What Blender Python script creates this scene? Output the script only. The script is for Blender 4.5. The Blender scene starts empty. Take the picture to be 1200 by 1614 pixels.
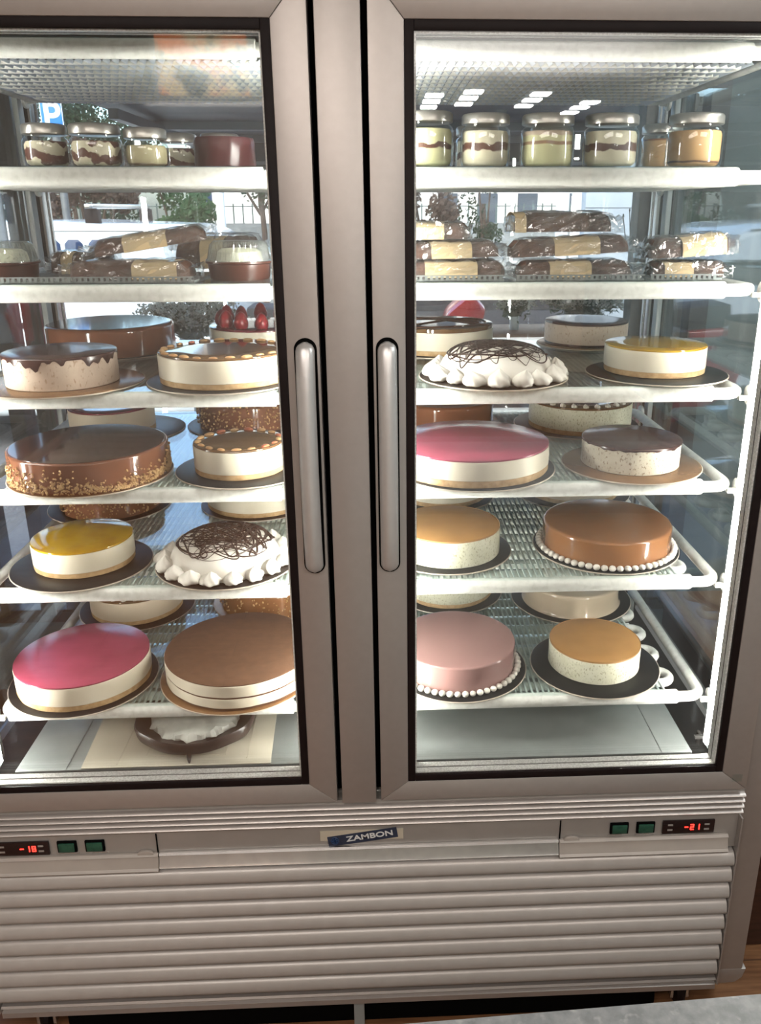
import bpy, bmesh, math, random
from math import sin, cos, pi, sqrt, atan2, radians
from mathutils import Vector, Matrix, Quaternion
random.seed(11)
SC = bpy.context.scene
COL = SC.collection

# ------------------------------------------------------------------ camera
# metres; x right, y away from the viewer, z up; the door glass starts at z = 0, the shop floor is z = -0.66
cam_d = bpy.data.cameras.new('camera'); cam = bpy.data.objects.new('camera', cam_d); COL.objects.link(cam)
YAW, PITCH, ROLL = 0.0442, -0.3287, -0.0014
Fv = Vector((sin(YAW)*cos(PITCH), cos(YAW)*cos(PITCH), sin(PITCH)))
Rv = Vector((cos(YAW), -sin(YAW), 0)); Uv = Rv.cross(Fv)
R2 = Rv*cos(ROLL)+Uv*sin(ROLL); U2 = -Rv*sin(ROLL)+Uv*cos(ROLL)
cam.matrix_world = Matrix(((R2.x, U2.x, -Fv.x, 0.0528), (R2.y, U2.y, -Fv.y, -1.2964), (R2.z, U2.z, -Fv.z, 1.0167), (0, 0, 0, 1)))
cam_d.sensor_fit = 'HORIZONTAL'; cam_d.sensor_width = 36; cam_d.lens = 1293.7/1200*36
cam_d.shift_x = -56.7/1200; cam_d.shift_y = -36.5/1200
cam_d.clip_start = 0.02; cam_d.clip_end = 300
SC.camera = cam

# ------------------------------------------------------------------ world, exposure, lights
SKY_STRENGTH, LED_STRENGTH, ROOM_W = 0.95, 88.0, 35.0
W = bpy.data.worlds.new('sky'); SC.world = W; W.use_nodes = True
nt = W.node_tree; nt.nodes.clear()
sky = nt.nodes.new('ShaderNodeTexSky'); sky.sky_type = 'NISHITA'; sky.sun_disc = False
sky.sun_elevation = radians(48); sky.sun_rotation = radians(200); sky.air_density = 1.0; sky.dust_density = 3.0
bg = nt.nodes.new('ShaderNodeBackground'); bg.inputs[1].default_value = SKY_STRENGTH
wo = nt.nodes.new('ShaderNodeOutputWorld')
nt.links.new(sky.outputs[0], bg.inputs[0]); nt.links.new(bg.outputs[0], wo.inputs[0])
SC.view_settings.view_transform = 'Standard'; SC.view_settings.look = 'None'
SC.view_settings.gamma = 1; SC.view_settings.use_curve_mapping = False
SC.view_settings.exposure = 0.0
SC.cycles.transparent_max_bounces = 48; SC.cycles.max_bounces = 8
SC.cycles.caustics_reflective = False; SC.cycles.caustics_refractive = False
SC.cycles.sample_clamp_indirect = 4.0

def area(name, loc, rot, sx, sy, watt, color):
    l = bpy.data.lights.new(name, 'AREA'); l.shape = 'RECTANGLE'; l.size = sx; l.size_y = sy; l.energy = watt; l.color = color
    o = bpy.data.objects.new(name, l); COL.objects.link(o); o.location = loc; o.rotation_euler = rot
    return o
area('ceiling_panel_and_fill', (-0.6, -1.9, 1.90), (0, 0, 0), 1.6, 0.7, ROOM_W, (1.0, 0.90, 0.83))
area('ceiling_panel_and_fill', (1.2, -2.1, 1.90), (0, 0, 0), 1.2, 0.7, ROOM_W*0.8, (1.0, 0.90, 0.83))

area('ceiling_panel_and_fill', (1.75, -0.1, 1.90), (0, 0, 0), 0.6, 1.2, 26, (0.95, 1.0, 1.0))  # fill light added to brighten the right wall, no lamp known here
area('added_ceiling_fill', (0.3, -4.4, 1.55), (pi, 0, 0), 3.0, 1.6, 70, (1.0, 0.95, 0.9))  # upward fill added to brighten the ceiling mirrored in the door glass

# ------------------------------------------------------------------ materials
def N(nt, kind, **kw):
    n = nt.nodes.new(kind)
    for k, v in kw.items(): setattr(n, k, v)
    return n
def lin(c):
    return tuple((v/12.92 if v <= 0.04045 else ((v+0.055)/1.055)**2.4) for v in c)
def rgb(r, g, b): return lin((r/255, g/255, b/255))
def mixc(nt, fac, a, b):
    m = N(nt, 'ShaderNodeMix', data_type='RGBA')
    for s, v in ((m.inputs[0], fac), (m.inputs[6], a), (m.inputs[7], b)):
        if isinstance(v, bpy.types.NodeSocket): nt.links.new(v, s)
        elif isinstance(v, (tuple, list)): s.default_value = (*v[:3], 1)
        else: s.default_value = v
    return m.outputs[2]
def base(name):
    m = bpy.data.materials.new(name); m.use_nodes = True; t = m.node_tree; t.nodes.clear()
    out = N(t, 'ShaderNodeOutputMaterial'); tc = N(t, 'ShaderNodeTexCoord')
    return m, t, out, tc.outputs['Object']
def noise(t, vec, scale, detail=3, rough=0.5, stretch=None):
    if stretch:
        mp = N(t, 'ShaderNodeMapping'); mp.inputs['Scale'].default_value = stretch; t.links.new(vec, mp.inputs[0]); vec = mp.outputs[0]
    n = N(t, 'ShaderNodeTexNoise'); n.inputs['Scale'].default_value = scale; n.inputs['Detail'].default_value = detail
    n.inputs['Roughness'].default_value = rough; t.links.new(vec, n.inputs['Vector']); return n.outputs[0]
def ramp(t, fac, a, b):
    r = N(t, 'ShaderNodeMapRange'); r.inputs[1].default_value = a; r.inputs[2].default_value = b; t.links.new(fac, r.inputs[0]); return r.outputs[0]
def P(name, c1, c2=None, scale=25, rough=0.5, metal=0.0, lo=0.35, hi=0.65, bump=0.0, bscale=None, coat=0.0, stretch=None,
      speck=None, sscale=160, sthr=(0.62, 0.68), sss=0.0, spec=0.5, coat_rough=0.05):
    m, t, out, v = base(name)
    p = N(t, 'ShaderNodeBsdfPrincipled')
    if c2 is None: c2 = tuple(x*0.93 for x in c1)
    col = mixc(t, ramp(t, noise(t, v, scale, 4, 0.55, stretch), lo, hi), c1, c2)
    if speck: col = mixc(t, ramp(t, noise(t, v, sscale, 2, 0.5, (1, 1, 0.6)), *sthr), col, speck)
    t.links.new(col, p.inputs['Base Color'])
    p.inputs['Roughness'].default_value = rough; p.inputs['Metallic'].default_value = metal
    p.inputs['Coat Weight'].default_value = coat; p.inputs['Coat Roughness'].default_value = coat_rough
    p.inputs['Specular IOR Level'].default_value = spec
    if bump:
        b = N(t, 'ShaderNodeBump'); b.inputs['Strength'].default_value = bump; b.inputs['Distance'].default_value = 0.002
        t.links.new(noise(t, v, bscale or scale*3, 4), b.inputs['Height']); t.links.new(b.outputs[0], p.inputs['Normal'])
    t.links.new(p.outputs[0], out.inputs[0]); return m
def glass(name, tint=(0.97, 0.985, 0.98), f0=0.04, rough=0.0, mul=1.0, bump=0.0, haze=0.0, hazec=(0.8, 0.85, 0.85)):
    """thin clear sheet: sees straight through, reflects by Schlick's law"""
    m, t, out, v = base(name)
    lw = N(t, 'ShaderNodeLayerWeight'); lw.inputs[0].default_value = 0.5
    pw = N(t, 'ShaderNodeMath', operation='POWER'); t.links.new(lw.outputs['Facing'], pw.inputs[0]); pw.inputs[1].default_value = 5
    ma = N(t, 'ShaderNodeMath', operation='MULTIPLY_ADD', use_clamp=True); t.links.new(pw.outputs[0], ma.inputs[0])
    ma.inputs[1].default_value = (1-f0)*mul; ma.inputs[2].default_value = f0*mul
    tr = N(t, 'ShaderNodeBsdfTransparent'); tr.inputs[0].default_value = (*tint, 1)
    gl = N(t, 'ShaderNodeBsdfGlossy'); gl.inputs['Roughness'].default_value = rough; gl.inputs[0].default_value = (0.95, 0.97, 1, 1)
    if bump:
        b = N(t, 'ShaderNodeBump'); b.inputs['Strength'].default_value = bump; b.inputs['Distance'].default_value = 0.004
        t.links.new(noise(t, v, 45, 3), b.inputs['Height']); t.links.new(b.outputs[0], gl.inputs['Normal'])
    body = tr.outputs[0]
    if haze:
        df = N(t, 'ShaderNodeBsdfDiffuse'); df.inputs[0].default_value = (*hazec, 1)
        mh = N(t, 'ShaderNodeMixShader')
        hz = N(t, 'ShaderNodeMath', operation='MULTIPLY'); t.links.new(ramp(t, noise(t, v, 40, 4), 0.3, 0.8), hz.inputs[0]); hz.inputs[1].default_value = haze*2
        t.links.new(hz.outputs[0], mh.inputs[0]); t.links.new(body, mh.inputs[1]); t.links.new(df.outputs[0], mh.inputs[2]); body = mh.outputs[0]
    mx = N(t, 'ShaderNodeMixShader'); t.links.new(ma.outputs[0], mx.inputs[0]); t.links.new(body, mx.inputs[1]); t.links.new(gl.outputs[0], mx.inputs[2])
    t.links.new(mx.outputs[0], out.inputs[0]); return m
def emit(name, c, s):
    m, t, out, v = base(name); e = N(t, 'ShaderNodeEmission'); e.inputs[0].default_value = (*c, 1); e.inputs[1].default_value = s
    t.links.new(e.outputs[0], out.inputs[0]); return m

M = {}
M['alu'] = P('anodised_aluminium', (0.53, 0.50, 0.475), (0.51, 0.48, 0.455), 60, rough=0.42, metal=0.65)
M['alu_bright'] = P('bright_aluminium', (0.80, 0.80, 0.79), (0.72, 0.72, 0.71), 50, rough=0.25, metal=0.95)
M['spacer'] = P('glass_spacer_aluminium', (0.95, 0.96, 0.93), (0.75, 0.76, 0.73), 300, rough=0.35, metal=0.0, lo=0.45, hi=0.55)
M['gasket'] = P('black_rubber', (0.010, 0.006, 0.006), (0.013, 0.008, 0.008), 40, rough=0.5, spec=0.18)
M['gap'] = P('black_gap', (0.003, 0.003, 0.003), rough=0.9, spec=0.05)
M['slat'] = P('grey_painted_slat', (0.52, 0.50, 0.475), (0.49, 0.47, 0.445), 30, rough=0.38, metal=0.25)
M['panel'] = P('grey_control_panel', (0.42, 0.40, 0.375), (0.39, 0.37, 0.345), 20, rough=0.45, metal=0.3)
M['panel_tan'] = P('tan_plastic_cover', (0.42, 0.385, 0.345), (0.39, 0.355, 0.32), 20, rough=0.4)
M['handle'] = P('satin_handle', (0.70, 0.70, 0.69), (0.67, 0.67, 0.66), 40, rough=0.38, metal=0.6)
M['frost'] = P('frosty_white_rail', (0.80, 0.81, 0.76), (0.66, 0.67, 0.62), 90, rough=0.5, bump=0.35, bscale=240, lo=0.45, hi=0.7)
M['wire'] = P('white_wire', (0.82, 0.84, 0.82), (0.74, 0.76, 0.74), 80, rough=0.45)
M['steel'] = P('stainless_floor_pan', (0.55, 0.59, 0.58), (0.46, 0.50, 0.49), 12, rough=0.28, metal=0.7)
M['inner'] = P('inner_cabinet_grey', (0.40, 0.44, 0.44), (0.35, 0.39, 0.39), 10, rough=0.4)
M['dark_metal'] = P('dark_frame_metal', (0.02, 0.019, 0.019), (0.028, 0.026, 0.025), 20, rough=0.5, spec=0.2)
M['grey_frame'] = P('grey_window_frame', (0.17, 0.17, 0.165), (0.13, 0.13, 0.125), 20, rough=0.4, metal=0.3)
M['door_glass'] = glass('door_glass', (0.985, 0.99, 0.988), 0.055, mul=1.0)
M['side_glass'] = glass('side_glass', (0.90, 0.94, 0.94), 0.05, mul=1.3)
M['window_glass'] = glass('window_glass', (0.93, 0.97, 0.98), 0.04)
M['shelf_glass'] = glass('shelf_glass', (0.90, 0.955, 0.945), 0.04)
M['jar_glass'] = glass('jar_glass', (0.95, 0.96, 0.95), 0.05, mul=1.5)
M['film'] = glass('crinkled_film', (0.93, 0.94, 0.94), 0.10, rough=0.10, mul=1.2, bump=0.8, haze=0.05)
M['tub_lid'] = glass('ribbed_clear_plastic', (0.90, 0.92, 0.88), 0.20, rough=0.08, mul=1.3, haze=0.14)
M['led'] = emit('led_diffuser', (1.0, 0.975, 0.90), LED_STRENGTH)
M['red_led'] = emit('red_digits', (1.0, 0.03, 0.02), 5.0)
M['lamp'] = emit('ceiling_lamp_glare', (1.0, 0.97, 0.92), 60.0)
M['switch'] = P('green_switch', (0.02, 0.075, 0.05), (0.03, 0.11, 0.07), 80, rough=0.25)
M['display'] = P('smoked_display', (0.022, 0.012, 0.012), rough=0.2)
M['board_black'] = P('black_cake_board', (0.010, 0.009, 0.009), (0.015, 0.014, 0.014), 50, rough=0.34, spec=0.14)
M['board_gold'] = P('gold_cake_board', (0.36, 0.20, 0.09), (0.28, 0.15, 0.07), 30, rough=0.22, metal=0.5)
M['board_rim'] = P('pale_board_rim', (0.62, 0.55, 0.45), rough=0.5)
CREAM = (0.82, 0.76, 0.62); IVORY = (0.80, 0.74, 0.58)
M['cream'] = P('cream_mousse', (0.83, 0.77, 0.63), (0.78, 0.71, 0.56), 14, rough=0.38, bump=0.1, bscale=60)
M['cream_speck'] = P('flecked_mousse', (0.80, 0.75, 0.62), (0.74, 0.68, 0.54), 40, rough=0.45, speck=(0.36, 0.27, 0.16), sscale=260, sthr=(0.58, 0.66))
M['pink_speck'] = P('pinkish_flecked_mousse', (0.70, 0.57, 0.45), (0.64, 0.50, 0.39), 35, rough=0.45, speck=(0.45, 0.30, 0.19), sscale=230, sthr=(0.58, 0.70))
M['green_speck'] = P('pistachio_flecked_mousse', (0.78, 0.77, 0.62), (0.72, 0.71, 0.54), 40, rough=0.45, speck=(0.42, 0.40, 0.25), sscale=330, sthr=(0.57, 0.68))
M['beige'] = P('beige_mousse', (0.70, 0.60, 0.46), (0.62, 0.52, 0.39), 12, rough=0.4)
M['biscuit'] = P('biscuit_base', (0.62, 0.42, 0.22), (0.46, 0.29, 0.13), 90, rough=0.8, bump=0.6, bscale=200)
M['choc'] = P('chocolate_glaze', (0.085, 0.036, 0.023), (0.07, 0.029, 0.018), 10, rough=0.10, coat=0.4)
M['choc_side'] = P('milk_chocolate_glaze', (0.24, 0.095, 0.05), (0.20, 0.08, 0.042), 12, rough=0.10, coat=0.4)
M['choc_dark'] = P('dark_chocolate', (0.045, 0.016, 0.012), (0.065, 0.024, 0.018), 30, rough=0.22, coat=0.2, bump=0.2, bscale=50)
M['choc_matte'] = P('dark_chocolate_line', (0.03, 0.014, 0.010), rough=0.4)
M['caramel'] = P('caramel_glaze', (0.30, 0.135, 0.055), (0.25, 0.11, 0.045), 10, rough=0.12, coat=0.5)
M['caramel_gel'] = P('brown_gel', (0.17, 0.085, 0.03), (0.13, 0.062, 0.022), 12, rough=0.07, coat=0.6)
M['tan'] = P('tan_powdered_top', (0.43, 0.225, 0.075), (0.38, 0.195, 0.062), 26, rough=0.6)
M['cocoa'] = P('cocoa_powder', (0.115, 0.052, 0.024), (0.09, 0.041, 0.019), 60, rough=0.85, bump=0.2)
M['pink'] = P('raspberry_gel', (0.35, 0.065, 0.11), (0.30, 0.052, 0.09), 16, rough=0.16, spec=0.4)
M['crimson'] = P('dark_raspberry_gel', (0.18, 0.012, 0.03), (0.14, 0.01, 0.025), 16, rough=0.1, coat=0.4)
M['yellow'] = P('passionfruit_gel', (0.50, 0.30, 0.010), (0.32, 0.13, 0.006), 14, rough=0.10, coat=0.3, lo=0.45, hi=0.8)
M['mauve'] = P('berry_mirror_glaze', (0.36, 0.205, 0.19), (0.33, 0.185, 0.172), 10, rough=0.12, coat=0.4)
M['sand'] = P('sand_mirror_glaze', (0.60, 0.49, 0.36), (0.55, 0.44, 0.32), 10, rough=0.12, coat=0.4)
M['white_cream'] = P('whipped_cream', (0.86, 0.83, 0.76), (0.82, 0.78, 0.70), 20, rough=0.5, bump=0.15, bscale=60)
M['nut'] = P('roasted_nut', (0.62, 0.40, 0.19), (0.50, 0.27, 0.12), 60, rough=0.4, coat=0.3)
M['nut_pale'] = P('chopped_nut', (0.68, 0.46, 0.22), (0.45, 0.24, 0.09), 120, rough=0.6)
M['red_nut'] = P('reddish_nut', (0.42, 0.10, 0.05), (0.5, 0.2, 0.1), 90, rough=0.35, coat=0.3)
M['berry'] = P('strawberry', (0.30, 0.02, 0.03), (0.22, 0.012, 0.02), 60, rough=0.3, speck=(0.5, 0.3, 0.15), sscale=300, sthr=(0.66, 0.7))
M['log'] = P('cocoa_log', (0.10, 0.040, 0.022), (0.055, 0.022, 0.012), 60, rough=0.7, bump=0.6, bscale=120)
M['label'] = P('beige_paper_label', (0.66, 0.50, 0.29), (0.60, 0.45, 0.25), 30, rough=0.6)
M['lid'] = P('jar_lid_tin', (0.60, 0.58, 0.54), (0.52, 0.50, 0.46), 30, rough=0.3, metal=0.85)
M['tub'] = P('brown_plastic_tub', (0.055, 0.018, 0.012), rough=0.3)
M['maroon'] = P('maroon_foil', (0.065, 0.014, 0.016), (0.045, 0.010, 0.011), 30, rough=0.28, bump=0.6, bscale=30)
M['tray'] = P('clear_grey_tray', (0.30, 0.33, 0.33), (0.22, 0.25, 0.25), 60, rough=0.25)
M['brown_ring'] = P('dark_brown_plastic', (0.03, 0.018, 0.016), (0.04, 0.025, 0.022), 30, rough=0.35)
M['paper'] = P('cream_plastic_sheet', (0.62, 0.57, 0.46), (0.56, 0.52, 0.42), 12, rough=0.35)
M['frost_white'] = P('crumpled_white_film', (0.66, 0.68, 0.62), (0.54, 0.56, 0.52), 60, rough=0.5, bump=0.6, bscale=90)
M['wall'] = P('shop_wall_paint', (0.55, 0.50, 0.45), (0.52, 0.47, 0.42), 4, rough=0.8)
M['wall_dark'] = P('dark_grey_wall', (0.30, 0.37, 0.38), (0.25, 0.31, 0.33), 4, rough=0.6)
M['ceil'] = P('ceiling_paint', (0.78, 0.76, 0.73), rough=0.9)
M['wood_dark'] = P('dark_brown_wood', (0.085, 0.036, 0.022), (0.05, 0.022, 0.014), 12, rough=0.5, stretch=(1, 1, 8))
M['wood'] = P('warm_wood', (0.34, 0.15, 0.07), (0.22, 0.09, 0.04), 9, rough=0.45, stretch=(1, 1, 6))
M['granite'] = P('grey_speckled_stone', (0.25, 0.26, 0.265), (0.16, 0.17, 0.175), 70, rough=0.35, speck=(0.36, 0.36, 0.36), sscale=90, sthr=(0.60, 0.8))
M['blind'] = P('blue_grey_awning', (0.055, 0.075, 0.10), (0.045, 0.06, 0.08), 6, rough=0.6)
M['blind_bar'] = P('pale_awning_bar', (0.28, 0.31, 0.33), rough=0.5)
M['van'] = P('white_car_paint', (0.78, 0.83, 0.85), (0.74, 0.80, 0.82), 2, rough=0.15, coat=0.5)
M['car_glass'] = P('dark_car_glass', (0.01, 0.03, 0.08), (0.02, 0.05, 0.12), 5, rough=0.05)
M['rubber'] = P('tyre_rubber', (0.02, 0.02, 0.022), rough=0.7)
M['red_paint'] = P('red_paint', (0.38, 0.02, 0.02), rough=0.2, coat=0.5)
M['blue_sign'] = P('blue_sign_face', (0.005, 0.16, 0.48), rough=0.4)
M['white_paint'] = P('white_paint', (0.80, 0.82, 0.82), rough=0.4)
M['asphalt'] = P('asphalt', (0.18, 0.18, 0.18), (0.13, 0.13, 0.135), 30, rough=0.9)
M['concrete'] = P('pale_concrete', (0.45, 0.50, 0.53), (0.34, 0.38, 0.41), 5, rough=0.8, lo=0.3, hi=0.7)
M['stone_wall'] = P('street_wall', (0.28, 0.29, 0.28), (0.2, 0.21, 0.2), 8, rough=0.9)
M['house'] = P('house_plaster', (0.78, 0.74, 0.68), (0.72, 0.68, 0.62), 2, rough=0.9)
M['bark'] = P('bark', (0.09, 0.06, 0.04), (0.06, 0.04, 0.028), 20, rough=0.9)
M['leaf'] = P('green_leaves', (0.055, 0.095, 0.045), (0.03, 0.055, 0.03), 3, rough=0.6)
M['leaf_bright'] = P('bright_leaves', (0.09, 0.20, 0.08), (0.06, 0.14, 0.055), 3, rough=0.6)
M['leaf_red'] = P('reddish_leaves', (0.19, 0.12, 0.09), (0.12, 0.085, 0.06), 3, rough=0.6)
M['leaf_pot'] = P('grey_green_leaves', (0.10, 0.16, 0.09), (0.06, 0.10, 0.05), 20, rough=0.5)
M['petal'] = P('white_petals', (0.90, 0.88, 0.80), (0.80, 0.76, 0.66), 60, rough=0.6)
def translucent(m, w=0.65):
    t = m.node_tree; out = [n for n in t.nodes if n.type == 'OUTPUT_MATERIAL'][0]; p = [n for n in t.nodes if n.type == 'BSDF_PRINCIPLED'][0]
    tl = N(t, 'ShaderNodeBsdfTranslucent'); t.links.new(p.inputs['Base Color'].links[0].from_socket, tl.inputs[0])
    mx = N(t, 'ShaderNodeMixShader'); mx.inputs[0].default_value = w; t.links.new(p.outputs[0], mx.inputs[1]); t.links.new(tl.outputs[0], mx.inputs[2]); t.links.new(mx.outputs[0], out.inputs[0])
for k_ in ('petal', 'leaf_pot', 'leaf', 'leaf_bright', 'leaf_red'): translucent(M[k_])
M['fence'] = P('green_grey_fence', (0.07, 0.11, 0.10), rough=0.6)

# ------------------------------------------------------------------ mesh tools
class MB:
    def __init__(s): s.v = []; s.f = []
    def add(s, vs, fs):
        b = len(s.v); s.v += [tuple(x) for x in vs]; s.f += [tuple(i+b for i in f) for f in fs]; return s
    def box(s, x0, x1, y0, y1, z0, z1):
        return s.add([(x, y, z) for z in (z0, z1) for y in (y0, y1) for x in (x0, x1)],
                     [(0, 2, 3, 1), (4, 5, 7, 6), (0, 1, 5, 4), (2, 6, 7, 3), (0, 4, 6, 2), (1, 3, 7, 5)])
    def prism(s, poly, axis, a, b):
        """poly of 2-d points (CCW), swept from a to b along axis ('x': (y,z), 'y': (x,z), 'z': (x,y))"""
        n = len(poly)
        def mk(p, t): return {'x': (t, p[0], p[1]), 'y': (p[0], t, p[1]), 'z': (p[0], p[1], t)}[axis]
        s.add([mk(p, a) for p in poly]+[mk(p, b) for p in poly],
              [tuple(range(n-1, -1, -1)), tuple(range(n, 2*n))]+[(i, (i+1) % n, n+(i+1) % n, n+i) for i in range(n)])
        return s
    def tube(s, path, r, n=10, closed=False, ry=None):
        P_ = [Vector(p) for p in path]; k = len(P_); rings = []; up = None
        for i, p in enumerate(P_):
            a = P_[(i-1) % k] if (closed or i > 0) else p; b = P_[(i+1) % k] if (closed or i < k-1) else p
            t = (b-a).normalized()
            if up is None: up = t.orthogonal().normalized()
            up = (up-t*up.dot(t)); up = up.normalized() if up.length > 1e-6 else t.orthogonal().normalized()
            w = t.cross(up); rr = r[i] if isinstance(r, (list, tuple)) else r
            rings.append([p+up*rr*cos(2*pi*j/n)+w*rr*sin(2*pi*j/n) for j in range(n)])
        vs = [v for R in rings for v in R]; fs = []
        for i in range(k if closed else k-1):
            a = i*n; b = ((i+1) % k)*n
            for j in range(n): fs.append((a+j, a+(j+1) % n, b+(j+1) % n, b+j))
        if not closed: fs += [tuple(range(n-1, -1, -1)), tuple(range((k-1)*n, k*n))]
        return s.add(vs, fs)
    def lathe(s, prof, n=72, c=(0, 0, 0), fr=None, fz=None):
        """profile [(r,z)...] turned about z; fr/fz(angle, r, z) may vary it"""
        vs = []; fs = []; k = len(prof)
        for i, (r, z) in enumerate(prof):
            for j in range(n):
                a = 2*pi*j/n; rr = fr(a, r, z) if fr else r; zz = fz(a, r, z) if fz else z
                vs.append((c[0]+rr*cos(a), c[1]+rr*sin(a), c[2]+zz))
        for i in range(k-1):
            for j in range(n): fs.append((i*n+j, i*n+(j+1) % n, (i+1)*n+(j+1) % n, (i+1)*n+j))
        fs += [tuple(range(n-1, -1, -1)), tuple(range((k-1)*n, k*n))]
        return s.add(vs, fs)
    def ball(s, c, rx, ry=None, rz=None, n=12, m=8, rot=None):
        ry = ry or rx; rz = rz or rx; vs = []; fs = []
        q = rot or Quaternion()
        def pt(x, y, z): return Vector(c)+q @ Vector((x*rx, y*ry, z*rz))
        vs.append(pt(0, 0, -1))
        for i in range(1, m):
            t = pi*i/m
            for j in range(n): vs.append(pt(sin(t)*cos(2*pi*j/n), sin(t)*sin(2*pi*j/n), -cos(t)))
        vs.append(pt(0, 0, 1))
        for j in range(n): fs.append((0, 1+(j+1) % n, 1+j))
        for i in range(m-2):
            for j in range(n): fs.append((1+i*n+j, 1+i*n+(j+1) % n, 1+(i+1)*n+(j+1) % n, 1+(i+1)*n+j))
        L = len(vs)-1
        for j in range(n): fs.append((L, 1+(m-2)*n+j, 1+(m-2)*n+(j+1) % n))
        return s.add(vs, fs)
def link(o, parent=None):
    COL.objects.link(o)
    if parent: o.parent = parent
    return o
def obj(name, mb, mat, parent=None, smooth=True, bevel=0.0, angle=40, seg=2, loc=None, rot=None):
    me = bpy.data.meshes.new(name); me.from_pydata(mb.v, [], mb.f); me.update()
    if bevel:
        bm = bmesh.new(); bm.from_mesh(me); bmesh.ops.recalc_face_normals(bm, faces=bm.faces)
        es = [e for e in bm.edges if len(e.link_faces) == 2 and e.calc_face_angle(0) > 0.6]
        bmesh.ops.bevel(bm, geom=es, offset=bevel, segments=seg, affect='EDGES', profile=0.5); bm.to_mesh(me); bm.free()
    me.materials.append(M[mat] if isinstance(mat, str) else mat)
    if smooth:
        me.polygons.foreach_set('use_smooth', [True]*len(me.polygons)); me.set_sharp_from_angle(angle=radians(angle))
    o = bpy.data.objects.new(name, me); link(o, parent)
    if loc: o.location = loc
    if rot: o.rotation_euler = rot
    return o
def tag(o, label=None, cat=None, group=None, kind=None):
    if label: o['label'] = label
    if cat: o['category'] = cat
    if group: o['group'] = group
    if kind: o['kind'] = kind
    return o
def thing(name, label, cat, loc=(0, 0, 0), rz=0, group=None):
    o = bpy.data.objects.new(name, None); o.empty_display_size = 0.05; link(o); o.location = loc; o.rotation_euler = (0, 0, rz)
    return tag(o, label, cat, group)
def struct(name, mb, mat, bevel=0, smooth=False):
    o = obj(name, mb, mat, None, smooth=smooth, bevel=bevel); o['kind'] = 'structure'; return o
def copy_tree(o, parent=None):
    c = o.copy(); COL.objects.link(c)
    if parent: c.parent = parent
    for ch in list(o.children): copy_tree(ch, c)
    return c

# ------------------------------------------------------------------ the shop
FZ, CZ = -0.66, 1.96
X0, X1, Y0, Y1 = -2.7, 2.5, -8.6, 1.40
def floor_mat():
    m, t, out, v = base('wood_plank_floor')
    br = N(t, 'ShaderNodeTexBrick'); br.inputs['Scale'].default_value = 1.0
    br.inputs['Brick Width'].default_value = 1.1; br.inputs['Row Height'].default_value = 0.14; br.inputs['Mortar Size'].default_value = 0.002
    br.inputs['Color1'].default_value = (*rgb(150, 108, 74), 1); br.inputs['Color2'].default_value = (*rgb(130, 90, 60), 1); br.inputs['Mortar'].default_value = (0.03, 0.02, 0.015, 1)
    t.links.new(v, br.inputs[0])
    c = mixc(t, ramp(t, noise(t, v, 6, 5, 0.6, (1, 12, 1)), 0.35, 0.7), br.outputs[0], rgb(108, 72, 48))
    p = N(t, 'ShaderNodeBsdfPrincipled'); t.links.new(c, p.inputs['Base Color']); p.inputs['Roughness'].default_value = 0.4
    t.links.new(p.outputs[0], out.inputs[0]); return m
struct('floor', MB().box(X0, X1, Y0, Y1+0.1, FZ-0.05, FZ), floor_mat())
struct('ceiling', MB().box(X0, X1, Y0, Y1+0.1, CZ, CZ+0.05), 'ceil')
struct('wall_left', MB().box(X0-0.1, X0, Y0, Y1+0.1, FZ, CZ), 'wall')
struct('wall_right', MB().box(X1, X1+0.1, Y0, Y1+0.1, FZ, CZ), 'wall_dark')
struct('wall_front', MB().box(X0, X1, Y0-0.1, Y0, FZ, CZ), 'wall')
WX0, WX1, WZ0, WZ1 = -1.02, 0.868, -0.35, 1.50        # the shop window behind the freezer
wb = MB().box(X0, WX0-0.5, Y1, Y1+0.1, FZ, CZ).box(1.12, X1, Y1, Y1+0.1, FZ, CZ).box(WX0-0.5, 1.12, Y1, Y1+0.1, FZ, WZ0).box(WX0-0.5, 1.12, Y1, Y1+0.1, WZ1, CZ)
struct('wall_back', wb, 'wall_dark')
wf = MB().box(WX1, WX1+0.035, Y1-0.02, Y1+0.06, WZ0, WZ1).box(WX0-0.5, 1.12, Y1-0.02, Y1+0.06, WZ0-0.03, WZ0+0.02)
for i, (x, w) in enumerate(((-1.50, .04), (-1.30, .03), (-1.16, .05), (-1.07, .035), (WX0-0.02, .03))):
    wf.box(x, x+w, Y1-0.03, Y1+0.06, WZ0, WZ1)
w1 = struct('window_1', wf, 'grey_frame', bevel=0.003)
obj('window_pane', MB().box(WX0, WX1, Y1+0.02, Y1+0.026, WZ0, WZ1), 'window_glass', w1, smooth=False)
w2 = struct('window_2', MB().box(0.915, 0.922, Y1-0.02, Y1+0.05, WZ0, WZ1).box(0.935, 0.948, Y1-0.02, Y1+0.05, WZ0, WZ1).box(0.962, 0.985, Y1-0.03, Y1+0.05, WZ0, WZ1)
            .box(1.01, 1.035, Y1-0.03, Y1+0.05, WZ0, WZ1).box(1.06, 1.12, Y1-0.03, Y1+0.05, WZ0, WZ1), 'grey_frame', bevel=0.002)
obj('window_pane', MB().box(0.903, 1.06, Y1+0.02, Y1+0.026, WZ0, WZ1), 'window_glass', w2, smooth=False)
obj('mullion', MB().box(0.900, 0.912, Y1-0.035, Y1-0.021, WZ0, WZ1).box(0.948, 0.954, Y1-0.035, Y1-0.02, WZ0, WZ1), 'alu_bright', w2, smooth=False)

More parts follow.
